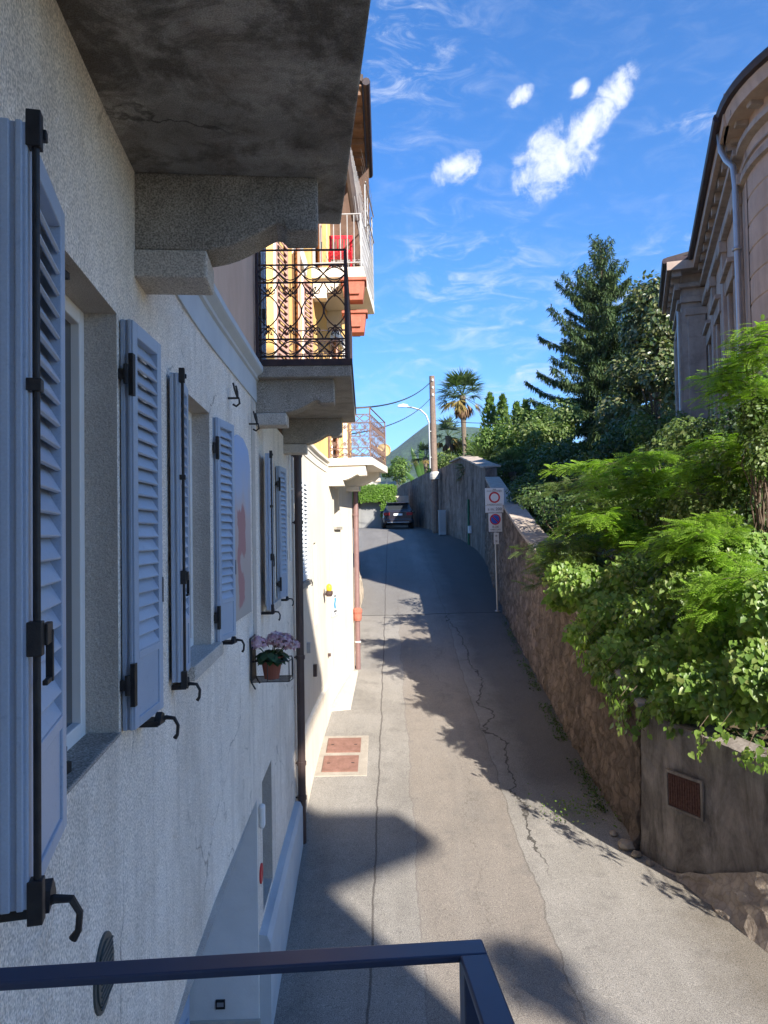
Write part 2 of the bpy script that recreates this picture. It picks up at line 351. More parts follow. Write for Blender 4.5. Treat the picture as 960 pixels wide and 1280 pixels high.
def wall_stone_mat(name, a, b, dark, vor=5.5, strength=.9, streakamt=.75, dist=.05, contrast=.25):
    m = bpy.data.materials.new(name); m.use_nodes = True; nt = m.node_tree; N = nt.nodes; L = nt.links
    bs = N['Principled BSDF']; bs.inputs['Roughness'].default_value = .95; bs.inputs['Specular IOR Level'].default_value = .1
    g = N.new('ShaderNodeNewGeometry'); pos = g.outputs['Position']
    n1 = N.new('ShaderNodeTexNoise'); n1.inputs['Scale'].default_value = 2.2; n1.inputs['Detail'].default_value = 8; n1.inputs['Roughness'].default_value = .7; L.new(pos, n1.inputs['Vector'])
    mp = N.new('ShaderNodeMapping'); mp.inputs['Scale'].default_value = (1.9, 1.9, .5); L.new(pos, mp.inputs[0])
    n2 = N.new('ShaderNodeTexNoise'); n2.inputs['Scale'].default_value = 1; n2.inputs['Detail'].default_value = 12; n2.inputs['Roughness'].default_value = .74; n2.inputs['Distortion'].default_value = .8; L.new(mp.outputs[0], n2.inputs['Vector'])
    vo = N.new('ShaderNodeTexVoronoi'); vo.inputs['Scale'].default_value = vor; vo.feature = 'F1'; 
    ad = N.new('ShaderNodeVectorMath'); ad.operation = 'MULTIPLY_ADD'; L.new(n1.outputs['Color'], ad.inputs[0]); ad.inputs[1].default_value = (.25, .25, .25); L.new(pos, ad.inputs[2])
    L.new(ad.outputs[0], vo.inputs['Vector'])
    def mr(v, lo, hi, x, y):
        r = N.new('ShaderNodeMapRange'); r.inputs[1].default_value = lo; r.inputs[2].default_value = hi; r.inputs[3].default_value = x; r.inputs[4].default_value = y; L.new(v, r.inputs[0]); return r.outputs[0]
    def mx(f, p, q, bt='MIX'):
        n = N.new('ShaderNodeMix'); n.data_type = 'RGBA'; n.blend_type = bt
        if isinstance(f, float): n.inputs['Factor'].default_value = f
        else: L.new(f, n.inputs['Factor'])
        for i, w in ((6, p), (7, q)):
            if isinstance(w, tuple): n.inputs[i].default_value = (*w, 1)
            else: L.new(w, n.inputs[i])
        return n.outputs[2]
    c = mx(mr(n1.outputs[0], .35, .65, 0, 1), a, b)
    c = mx(mr(vo.outputs['Distance'], 0.0, .75, contrast, 0), c, tuple(x*1.35 for x in b))
    ve = N.new('ShaderNodeTexVoronoi'); ve.feature = 'DISTANCE_TO_EDGE'; ve.inputs['Scale'].default_value = vor; L.new(ad.outputs[0], ve.inputs['Vector'])
    bw = N.new('ShaderNodeRGBToBW'); L.new(vo.outputs['Color'], bw.inputs[0])
    c = mx(contrast if contrast < 1 else 1.0, c, mx(1.0, c, mx(mr(bw.outputs[0], .25, .75, 0, 1), (.6, .6, .6), (1.4, 1.36, 1.3)), 'MULTIPLY'))
    c = mx(mr(ve.outputs['Distance'], .0, .09, min(1, contrast*1.2), 0), c, tuple(x*.6 for x in a))
    c = mx(mr(n2.outputs[0], .44, .64, 0, streakamt), c, dark)
    L.new(c, bs.inputs['Base Color'])
    nb = N.new('ShaderNodeTexNoise'); nb.inputs['Scale'].default_value = 22; nb.inputs['Detail'].default_value = 8; nb.inputs['Roughness'].default_value = .7; L.new(pos, nb.inputs['Vector'])
    hm = N.new('ShaderNodeMath'); hm.operation = 'MULTIPLY_ADD'; L.new(vo.outputs['Distance'], hm.inputs[0]); hm.inputs[1].default_value = -.6*contrast*3; L.new(nb.outputs[0], hm.inputs[2])
    bp = N.new('ShaderNodeBump'); bp.inputs['Strength'].default_value = strength; bp.inputs['Distance'].default_value = dist; L.new(hm.outputs[0], bp.inputs['Height']); L.new(bp.outputs[0], bs.inputs['Normal'])
    return m
M_rubble = wall_stone_mat('rubble_wall', (.20, .155, .125), (.30, .235, .19), (.06, .048, .04), 4.2, 1.0, .68, .10, .5)
M_highwall = wall_stone_mat('old_render_wall', (.17, .135, .115), (.26, .21, .18), (.055, .046, .042), 2.5, .5, .9, .03, .15)
M_frontwall = wall_stone_mat('damp_render_wall', (.19, .168, .15), (.30, .265, .24), (.065, .056, .05), 2.2, .6, .9, .03, .16)
M_footing = wall_stone_mat('rough_footing', (.38, .31, .25), (.50, .42, .345), (.20, .16, .13), 9, 1.0, .4, .04, .3)
M_cap = wall_stone_mat('wall_cap', (.36, .30, .25), (.46, .39, .33), (.24, .20, .17), 6, .5, .4, .02, .15)
M_lowstone = wall_stone_mat('pale_rubble', (.42, .34, .26), (.52, .44, .35), (.24, .19, .15), 4, 1.0, .4, .06, .35)

# asphalt with patches, seams, cracks
def asphalt():
    m = bpy.data.materials.new('asphalt'); m.use_nodes = True; nt = m.node_tree; N = nt.nodes; L = nt.links
    bs = N['Principled BSDF']; bs.inputs['Roughness'].default_value = .92; bs.inputs['Specular IOR Level'].default_value = .2
    g = N.new('ShaderNodeNewGeometry'); pos = g.outputs['Position']; sp = N.new('ShaderNodeSeparateXYZ'); L.new(pos, sp.inputs[0]); X, Y = sp.outputs[0], sp.outputs[1]
    def M(op, a, b=None, c=None, cl=False):
        n = N.new('ShaderNodeMath'); n.operation = op; n.use_clamp = cl
        for i, v in enumerate((a, b, c)):
            if v is None: continue
            if isinstance(v, (int, float)): n.inputs[i].default_value = v
            else: L.new(v, n.inputs[i])
        return n.outputs[0]
    def noise(s, d=6, r=.6, vec=None):
        n = N.new('ShaderNodeTexNoise'); n.inputs['Scale'].default_value = s; n.inputs['Detail'].default_value = d; n.inputs['Roughness'].default_value = r; L.new(vec or pos, n.inputs['Vector']); return n.outputs[0]
    def mr(v, lo, hi, x=0., y=1.):
        r = N.new('ShaderNodeMapRange'); r.inputs[1].default_value = lo; r.inputs[2].default_value = hi; r.inputs[3].default_value = x; r.inputs[4].default_value = y; L.new(v, r.inputs[0]); return r.outputs[0]
    def mx(f, p, q, bt='MIX'):
        n = N.new('ShaderNodeMix'); n.data_type = 'RGBA'; n.blend_type = bt
        if isinstance(f, float): n.inputs['Factor'].default_value = f
        else: L.new(f, n.inputs['Factor'])
        for i, w in ((6, p), (7, q)):
            if isinstance(w, tuple): n.inputs[i].default_value = (*w, 1)
            else: L.new(w, n.inputs[i])
        return n.outputs[2]
    grey = mx(mr(noise(.8, 6, .6), .35, .65), (.24, .225, .205), (.29, .272, .25))
    brown = (.225, .19, .16)
    wob = M('MULTIPLY', M('SUBTRACT', noise(.9, 5, .6), .5), .28)
    Xw = M('ADD', X, wob)
    # brown strip: between two seams
    xl = M('MULTIPLY_ADD', Y, .004, .30)
    inb = M('MULTIPLY', mr(M('SUBTRACT', Xw, xl), -.02, .02), mr(M('SUBTRACT', 1.72, Xw), -.02, .02))
    inb = M('MULTIPLY', inb, mr(Y, 22.2, 22.4, 1, 0))
    c = mx(M('MULTIPLY', inb, .65), grey, brown)
    # far newer darker asphalt
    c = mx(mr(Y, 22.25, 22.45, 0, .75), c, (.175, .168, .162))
    mp = N.new('ShaderNodeMapping'); mp.inputs['Scale'].default_value = (2.2, .22, 1); L.new(pos, mp.inputs[0])
    c = mx(mr(noise(1.0, 6, .62, mp.outputs[0]), .45, .75, 0, .45), c, (.17, .155, .14))
    c = mx(mr(noise(2.6, 8, .7), .54, .72, 0, .6), c, (.145, .135, .125))
    c = mx(mr(noise(.55, 8, .7), .52, .66, 0, .45), c, (.16, .148, .135))
    c = mx(mr(noise(14, 6, .7), .60, .74, 0, .55), c, (.12, .11, .10))
    c = mx(mr(noise(38, 4, .7), .66, .74, 0, .6), c, (.38, .36, .33))
    mt_ = N.new('ShaderNodeMapping'); mt_.inputs['Scale'].default_value = (1.1, .09, 1); L.new(pos, mt_.inputs[0])
    c = mx(mr(noise(1.0, 3, .5, mt_.outputs[0]), .5, .68, 0, .3), c, (.33, .31, .285))
    # dirt near right wall, then the wall's shade darkened into the asphalt colour
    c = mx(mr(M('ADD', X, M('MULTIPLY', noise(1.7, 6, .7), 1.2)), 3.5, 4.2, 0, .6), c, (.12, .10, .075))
    c = mx(M('MULTIPLY', mr(M('ADD', Xw, M('MULTIPLY', noise(1.1, 6, .7), .8)), 1.9, 2.7, 0, .75), mr(Y, 10.6, 12.2)), c, (.075, .07, .068))  # wider band painted darker to deepen the shadow on the road
    # seams and cracks
    def line(dist, w, amt, col_):
        nonlocal c
        c = mx(mr(M('ABSOLUTE', dist), w*.4, w, amt, 0), c, col_)
    near = mr(Y, 22.3, 22.4, 1, 0)
    line(M('ADD', M('SUBTRACT', X, M('MULTIPLY_ADD', Y, .012, -.30)), M('MULTIPLY', M('SUBTRACT', noise(1.2, 3, .6), .5), .10)), .018, .75, (.07, .06, .055))
    line(M('SUBTRACT', Xw, 1.72), .014, .5, (.09, .08, .07))
    line(M('SUBTRACT', Xw, xl), .012, .35, (.12, .10, .09))
    cw = M('MULTIPLY', M('SUBTRACT', noise(.55, 6, .62), .5), 1.5)
    gate = mr(Y, 9.2, 10.0, 0, .9)
    d = M('ADD', M('SUBTRACT', X, 1.95), cw)
    c = mx(M('MULTIPLY', M('MULTIPLY', mr(M('SUBTRACT', M('ABSOLUTE', d), M('MULTIPLY', noise(5, 3, .6), .03)), -.006, .008, 1, 0), gate), near), c, (.05, .045, .04))
    d2 = M('ADD', M('SUBTRACT', X, 1.15), M('MULTIPLY', M('SUBTRACT', noise(.8, 6, .6), .5), 1.6))
    c = mx(M('MULTIPLY', mr(M('ABSOLUTE', d2), .004, .012, .35, 0), near), c, (.08, .07, .06))
    line(M('ADD', M('SUBTRACT', Y, 22.35), M('MULTIPLY', M('SUBTRACT', noise(2, 4, .6), .5), .12)), .05, .8, (.05, .045, .04))
    gr = noise(115, 3, .6)
    c = mx(1.0, c, mx(mr(gr, .35, .65), (.5, .5, .5), (1.5, 1.48, 1.44)), 'MULTIPLY')
    c = mx(mr(noise(240, 2, .5), .64, .72, 0, .35), c, (.62, .6, .56))
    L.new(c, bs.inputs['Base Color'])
    bp = N.new('ShaderNodeBump'); bp.inputs['Strength'].default_value = .6; bp.inputs['Distance'].default_value = .012; L.new(noise(90, 5, .7), bp.inputs['Height']); L.new(bp.outputs[0], bs.inputs['Normal'])
    return m
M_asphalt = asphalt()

# ------------------------------------------------------------------ ground, road
# right-hand wall course
_ry = np.array([3.0, 4.6, 6.6, 8.2, 9.85, 11, 15, 19, 22, 26, 30.2])
_rx = np.array([7.9, 6.6, 5.0, 4.05, 3.27, 3.24, 3.34, 3.42, 3.52, 3.75, 4.08])
_rt = np.array([-3.0, -2.85, -2.7, -2.5, -2.3, -1.95, -.85, 0.0, .70, 1.42, 2.2])
def xr(y): return float(np.interp(y, _ry, _rx))
_hy = np.array([30.2, 33, 37, 41, 46, 52, 60, 75])
_hx = np.array([4.08, 4.15, 3.85, 3.15, 2.45, 1.9, 1.4, .9])
_ht = np.array([2.62, 3.0, 3.75, 3.62, 3.7, 3.75, 4.0, 4.2])
def xh(y): return float(np.interp(y, _hy, _hx))

def grid(name, xs_fn, ys, m, zf, nx=12, kind='structure'):
    V = []; 
    for y in ys:
        x0, x1 = xs_fn(y)
        for i in range(nx+1):
            x = x0+(x1-x0)*i/nx; V.append((x, y, zf(x, y)))
    V = np.array(V); ny = len(ys); Fc = []
    for j in range(ny-1):
        for i in range(nx):
            a = j*(nx+1)+i; Fc.append((a, a+1, a+nx+2, a+nx+1))
    o = np_mesh(name, V, np.array(Fc), m, smooth=True); o['kind'] = kind
    return o
ys = list(np.arange(-30, 60, .5))+[60, 70, 85, 100, 130, 200, 400, 800, 1600, 3000]
grid('ground', lambda y: (-1800 if y > 100 else -80-max(0, y), 1800 if y > 100 else 80+max(0, y)), ys, M_soil, lambda x, y: gz(y)-.06, 40)
def road_w(y):
    l = xw(y)-.3 if y < 17.6 else np.interp(y, [17.6, 18.5, 25, 34, 46, 60], [-1.0, -1.25, -.95, -1.9, -2.6, -2.6])
    r = (xr(y)+.15 if y < 30 else xh(min(y, 74))+.15)
    return (float(l), float(max(r, 2.6 if y > 44 else r)))
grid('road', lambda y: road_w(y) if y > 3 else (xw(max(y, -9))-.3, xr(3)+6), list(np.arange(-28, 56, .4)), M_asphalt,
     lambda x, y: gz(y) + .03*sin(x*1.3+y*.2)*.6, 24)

# garden terrain
_sy = np.array([3, 6, 9, 12, 16, 20, 25, 30, 40, 60, 90]); _sz = np.array([-3.1, -2.95, -2.65, -2.0, -1.0, -.05, .8, 1.5, 2.4, 2.6, 2.6])
def soilz(x, y):
    b = float(np.interp(y, _sy, _sz)); e = xr(y) if y < 30.2 else xh(min(y, 74))
    return b + .09*max(0, x-e-1) + .12*sin(x*1.7)*cos(y*1.1)
grid('garden_soil', lambda y: ((xr(y)+.25 if y < 30.2 else xh(min(y, 74))+.25), 45), list(np.arange(3.2, 90, 1.0)), M_soil, soilz, 30)

# ------------------------------------------------------------------ retaining walls
def course_wall(name, ypts, xf, tf, thick, m, label, cat, capm=None, zb=-.6, roughness=.03, cap_over=.03, cap_th=.07, step=.35, zstep=.3, nzz=12, stones=0.0):
    ys_ = [ypts[0]]
    while ys_[-1] < ypts[-1]-1e-6: ys_.append(min(ys_[-1]+step, ypts[-1]))
    P = [Vector((xf(y), y, 0)) for y in ys_]
    root = empty(name, (P[0].x, P[0].y, gz(P[0].y)), label, cat)
    nrm = []
    for i in range(len(P)):
        t = (P[min(i+1, len(P)-1)]-P[max(i-1, 0)]).normalized(); nrm.append(Vector((t.y, -t.x, 0)))
    V = []; nz = nzz; prof = []
    for i, y in enumerate(ys_):
        top = tf(y); bot = gz(y)+zb
        for k in range(nz+1):
            z = bot+(top-bot)*k/nz
            batter = .10*(1-k/nz)
            d = (rng.random()-.5)*2*roughness
            if stones:
                q = Vector((P[i].x*3.2, y*3.2, z*4.6)); vd = mnoise.voronoi(q+mnoise.noise_vector(q*.7)*.35)[0]
                d += stones*(max(0, min(.5, vd[1]-vd[0]))*1.6-.35)+stones*.7*mnoise.noise(q*.45)
                d *= 1 if k > 0 else 0
            p = P[i] - nrm[i]*(batter+d*(1 if k < nz else .3)); V.append((p.x, p.y, z))
        p = P[i]+nrm[i]*thick; V.append((p.x, p.y, top)); V.append((p.x, p.y, bot))
    k1 = nz+3; Fc = []
    for i in range(len(ys_)-1):
        for k in range(k1-1):
            a = i*k1+k; Fc.append((a, a+1, a+k1+1, a+k1))
    V = np.array(V); mb = MB(); mb.v = [tuple(v) for v in V]; mb.f = Fc
    mb.f.append(tuple(range(k1))); mb.f.append(tuple((len(ys_)-1)*k1+k for k in reversed(range(k1))))
    mb.build('wall_body', m, root, smooth=False)
    if capm:
        c = MB(); n = len(ys_)
        for i in range(n):
            a = P[i]-nrm[i]*(cap_over+.01*rng.random()); b = P[i]+nrm[i]*(thick+.03); t = tf(ys_[i])+.004
            c.v += [(a.x, a.y, t), (b.x, b.y, t), (b.x, b.y, t+cap_th+.02*rng.random()), (a.x, a.y, t+cap_th+.02*rng.random())]
        for i in range(n-1):
            for k in range(4): c.f.append((i*4+k, i*4+(k+1) % 4, (i+1)*4+(k+1) % 4, (i+1)*4+k))
        c.f.append((0, 1, 2, 3)); c.f.append(tuple((n-1)*4+k for k in (3, 2, 1, 0)))
        c.build('coping', capm, root)
    return root
rtf = lambda y: float(np.interp(y, _ry, _rt))
htf = lambda y: float(np.interp(y, _hy, _ht))
front_wall = course_wall('retaining_wall', (4.0, 9.85), xr, rtf, .4, M_frontwall, 'dark damp rendered retaining wall with rusty grate under hanging vines', 'wall', None, roughness=.003, step=.12, nzz=30, stones=.018)
course_wall('retaining_wall', (9.88, 30.2), xr, rtf, .5, M_rubble, 'low rough stone retaining wall with flat sloping top beside the sign post', 'wall', M_cap, roughness=.008, step=.09, nzz=40, stones=.075)
course_wall('retaining_wall', (30.25, 74), xh, htf, .45, M_highwall, 'tall streaky garden wall at the top of the street behind the utility pole', 'wall', None, roughness=.004, step=.3, nzz=30, stones=.03)
# footing (battered) of the front wall
fb = MB(); n = 0
yy_ = list(np.arange(4.2, 9.6, .12)); rows = 7
for y in yy_:
    t = Vector((xr(y+.1)-xr(y-.1), .2, 0)).normalized(); nn = Vector((-t.y, t.x, 0))
    wdt = float(np.interp(y, [4, 7.9, 8.8, 9.3], [.42, .36, .16, .02])); hgt = float(np.interp(y, [4, 8.2, 9.0, 9.4], [.85, .66, .24, .05]))
    g0 = gz(y)
    for k in range(rows):
        u = k/(rows-1); p = Vector((xr(y), y, 0))+nn*(.10+wdt*(1-u)**1.2+.05*mnoise.noise(Vector((y*7, u*5, 1)))+.015*(rng.random()-.5)); fb.v.append((p.x, p.y, g0-.05+hgt*u+.03*(rng.random()-.5)))
for i in range(len(yy_)-1):
    for k in range(rows-1):
        a = i*rows+k; fb.f.append((a, a+1, a+rows+1, a+rows))
fb.build('footing', M_footing, front_wall, fix=False)
# rusty vent grate in front wall
gy0 = 9.18
def FW(y, z, off):   # front-wall frame
    t = Vector((xr(y+.1)-xr(y-.1), .2, 0)).normalized(); nn = Vector((-t.y, t.x, 0)); top = rtf(y); bot = gz(y)-.6
    bat = .10*(1-(z-bot)/(top-bot)); return Vector((xr(y), y, z))+nn*(bat+off)
M_rustgrate = mat('rusty_grate', (.085, .045, .038), (.16, .085, .068), 30, .9, .6, 90, spec=.1, streak=(60, 3, .6), c3=(.07, .03, .025))
gfm = MB(); gm = MB()
tt = (FW(8.9, -3.1, 0)-FW(9.45, -3.1, 0)).normalized(); up = Vector((0, 0, 1)); nn = up.cross(tt)
if nn.x > 0: nn = -nn
o0 = FW(9.42, -3.34, .005)
gm.fbox(o0, tt, nn, up, (0, 0, 0), (.50, .012, .40))
for i in range(13): gm.fbox(o0, tt, nn, up, (.02+i*.037, .012, .02), (.034+i*.037, .024, .38))
gr = gm.build('grate', M_rustgrate, front_wall)
for a, b in (((-.03, 0, -.03), (.53, .03, 0)), ((-.03, 0, .40), (.53, .03, .43)), ((-.03, 0, 0), (0, .03, .40)), ((.50, 0, 0), (.53, .03, .40))):
    gfm.fbox(o0, tt, nn, up, a, b)
gfm.build('grate_frame', M_frontwall, gr)
# cap slabs on the high wall
hw = [o for o in col.objects if o.name.startswith('retaining_wall.002')][0]
cp = MB()
for i in range(9):
    y = 30.3+i*.95; y2 = y+.93
    a = Vector((xh(y)-.10, y, htf(y)+.01)); b = Vector((xh(y)+.62, y, htf(y)+.05)); c = Vector((xh(y2)+.62, y2, htf(y2)+.03)); d = Vector((xh(y2)-.14, y2, htf(y2)+.0))
    h = Vector((0, 0, .07)); cp.hexa([a, b, c, d, a+h, b+h, c+h, d+h])
cp.build('coping', M_cap, hw)

# low sunlit rubble wall on the left beyond the houses
lw = MB(); lyy = np.arange(18.2, 33, .35); rws = 6
def lx(y): return float(np.interp(y, [18, 19, 25.5, 29, 33], [-.72, -.74, -.68, -.95, -1.35]))
for y in lyy:
    h = float(np.interp(y, [18.2, 20, 26, 33], [.95, .8, .45, .25]))
    for k in range(rws):
        u = k/(rws-1); lw.v.append((lx(y)-.02-.12*u+.05*(rng.random()-.5), y, gz(y)-.1+(h+.1)*u+.05*(rng.random()-.5)))
    lw.v.append((lx(y)-.55, y, gz(y)+h+.04*(rng.random()-.5))); lw.v.append((lx(y)-.6, y, gz(y)-.3))
k1 = rws+2
for i in range(len(lyy)-1):
    for k in range(k1-1):
        a = i*k1+k; lw.f.append((a, a+1, a+k1+1, a+k1))
lw.f.append(tuple(range(k1))); lw.f.append(tuple((len(lyy)-1)*k1+k for k in reversed(range(k1))))
tag(lw.build('rubble_wall', M_lowstone), 'knee high pale rubble wall along the left kerb past the cream house', 'wall')

# ------------------------------------------------------------------ left side houses
near = empty('plaster_house', (xw(5)-.5, 5, gz(5)), 'grey roughcast house in the foreground with open blue shutters', 'house')
far = empty('cream_house', (xw(14)-.5, 14, gz(14)), 'sunlit cream and yellow house with a pale closed shutter beyond the grey one', 'house')

def facade(name, y0, y1, z0, z1, holes, m, parent, m_rev=None, ystep=.5, off=0.0):
    yb = set(np.round(np.arange(y0, y1, ystep), 4)) | {y0, y1}; zb = {z0, z1}
    for h in holes: yb |= {h[0], h[1]}; zb |= {h[2], h[3]}
    yb = sorted(yb); zb = sorted(z for z in zb if z0 <= z <= z1); yb = [y for y in yb if y0 <= y <= y1]
    mb = MB(); rv = MB()
    idx = {}
    def pt(y, z):
        k = (round(y, 4), round(z, 4))
        if k not in idx: idx[k] = len(mb.v); mb.v.append(tuple(PW(y, z, off)))
        return idx[k]
    for i in range(len(yb)-1):
        for j in range(len(zb)-1):
            ym, zm = (yb[i]+yb[i+1])/2, (zb[j]+zb[j+1])/2
            if any(h[0] < ym < h[1] and h[2] < zm < h[3] for h in holes): continue
            mb.f.append((pt(yb[i], zb[j]), pt(yb[i+1], zb[j]), pt(yb[i+1], zb[j+1]), pt(yb[i], zb[j+1])))
    o = mb.build(name, m, parent, fix=False)
    for h in holes:
        rv = MB(); ya, yc, za, zc, r = h[:5]; n = wn((ya+yc)/2)
        A, B = PW(ya, 0, off), PW(yc, 0, off)
        def q(p, z, d): return (p.x-n.x*d, p.y-n.y*d, z)
        i = 0
        rv.v = [q(A, za, 0), q(A, za, r), q(A, zc, r), q(A, zc, 0), q(B, za, 0), q(B, za, r), q(B, zc, r), q(B, zc, 0)]
        rv.f = [(0, 1, 2, 3), (4, 7, 6, 5), (3, 2, 6, 7), (0, 4, 5, 1)]
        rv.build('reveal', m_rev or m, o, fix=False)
    return o

def window(parent, ya, yc, za, zc, r, fw=.06, frame_m=M_white, mull=1, name='window', pane_m=M_glass, rail=None):
    A, B = PW(ya, za, -r), PW(yc, za, -r)
    n = wn((ya+yc)/2); A = PW(ya, za)-n*r; B = PW(yc, za)-n*r
    ex = (B-A).normalized(); L_ = (B-A).length; ez = Vector((0, 0, 1)); H = zc-za
    mb = MB()
    for a, b in (((0, 0, 0), (fw, .05, H)), ((L_-fw, 0, 0), (L_, .05, H)), ((fw, 0, 0), (L_-fw, .05, fw)), ((fw, 0, H-fw), (L_-fw, .05, H))):
        mb.fbox(A, ex, n, ez, a, b)
    if mull: mb.fbox(A, ex, n, ez, (L_/2-fw*.5, 0, fw), (L_/2+fw*.5, .055, H-fw))
    if rail: mb.fbox(A, ex, n, ez, (fw, .002, H*rail), (L_-fw, .045, H*rail+fw*.6))
    f = mb.build(name, frame_m, parent, bevel=.004)
    g = MB(); g.fbox(A, ex, n, ez, (fw*.5, .01, fw*.5), (L_-fw*.5, .02, H-fw*.5)); g.build('pane', pane_m, f)
    return f

ZL, ZS = .80, -.67       # lintel and sill heights of the first-floor windows
W1 = (1.86, 2.66, ZS, ZL, .16); W2 = (4.06, 4.82, ZS, ZL, .16); W3 = (7.50, 8.24, ZS, ZL, .16)
DOOR = (3.2, 6.72, -5.5, -2.28, .66); DOOR2 = (7.05, 7.75, -3.42, -2.24, .22)
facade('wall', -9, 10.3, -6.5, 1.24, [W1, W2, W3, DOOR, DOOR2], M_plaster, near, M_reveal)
facade('upper_wall', 3.43, 7.0, 1.24, 9.0, [], M_brownwall, near); facade('upper_wall', -9, 3.43, 1.24, 1.62, [], M_plaster, near); facade('upper_wall', -9, 3.43, 1.62, 9.0, [], M_brownwall, near)
# end wall and rear of the grey house, so it has a body
hb = MB(); 
for (a, b) in (((xw(10.3), 10.3), (-9, 10.6)), ((-9, 10.6), (-9, -9)), ((-9, -9), (xw(-9), -9))):
    hb.quad((a[0], a[1], -6.5), (b[0], b[1], -6.5), (b[0], b[1], 7.8), (a[0], a[1], 7.8))
hb.build('rear_wall', M_brownwall, near, fix=False)
for w in (W1, W2, W3): window(near, w[0], w[1], w[2], w[3], w[4], .055)
window(near, DOOR2[0], DOOR2[1], DOOR2[2], DOOR2[3], .2, .05, M_metalgrey, 1, 'cellar_window', M_dark)
# window sills
for i, w in enumerate((W1, W2, W3)):
    s = MB(); ya, yb_ = (w[0]-.02, w[1]+.02) if i == 0 else (w[0]-.06, w[1]+.10)
    o_ = .005 if i == 0 else .055
    a, b = PW(ya, 0, o_), PW(yb_, 0, o_); c, d = PW(yb_, 0, -.16), PW(ya, 0, -.16)
    z0, z1 = (ZS-.01, ZS+.004) if i == 0 else (ZS-.075, ZS+.004)
    s.hexa([(p.x, p.y, z0) for p in (a, b, c, d)]+[(p.x, p.y, z1) for p in (a, b, c, d)])
    s.build('sill', M_granite if i == 0 else M_granite_l, near, bevel=.006)
# sill bolts
sb = MB(); p = PW(2.2, ZS+.02, -.05); sb.box(p, (.03, .05, .03)); sb.tube([p, p+Vector((0, .01, .06))], .009); sb.build('sill_catch', M_iron, near)
sb = MB(); p = PW(2.2, ZL-.02, -.05); sb.box(p, (.03, .05, .02)); sb.tube([p, p+Vector((0, .01, -.06))], .007); sb.build('lintel_catch', M_iron, near)

# cornice band
def sweep(name, prof, y0, y1, m, parent, step=.4):
    ys_ = list(np.arange(y0, y1, step))+[y1]; mb = MB(); k = len(prof)
    for y in ys_:
        for (o_, z) in prof: mb.v.append(tuple(PW(y, z, o_)))
    for i in range(len(ys_)-1):
        for j in range(k): mb.f.append((i*k+j, i*k+(j+1) % k, (i+1)*k+(j+1) % k, (i+1)*k+j))
    mb.f.append(tuple(range(k))); mb.f.append(tuple((len(ys_)-1)*k+j for j in reversed(range(k))))
    return mb.build(name, m, parent)
band = [(-.05, 1.24), (.012, 1.24), (.012, 1.43), (.03, 1.44), (.035, 1.46), (.075, 1.49), (.085, 1.50), (.085, 1.545), (.03, 1.56), (-.05, 1.56)]
sweep('cornice', band, 3.43, 6.95, M_band, near)
sweep('cornice', [(-.05, 1.28), (.012, 1.28), (.012, 1.40), (.025, 1.41), (.03, 1.45), (.07, 1.48), (.075, 1.53), (.03, 1.56), (-.05, 1.56)], 10.32, 15.1, M_cornice, far)
sweep('plinth', [(-.05, -6), (.10, -6), (.10, -3.55), (.07, -3.48), (-.05, -3.46)], 6.76, 10.12, M_band, near)
# plaster seam strip where the two plaster coats meet
sweep('plaster_seam', [(-.02, -.9), (.006, -.9), (.006, 1.235), (-.02, 1.235)], 6.62, 6.80, M_reveal, near)

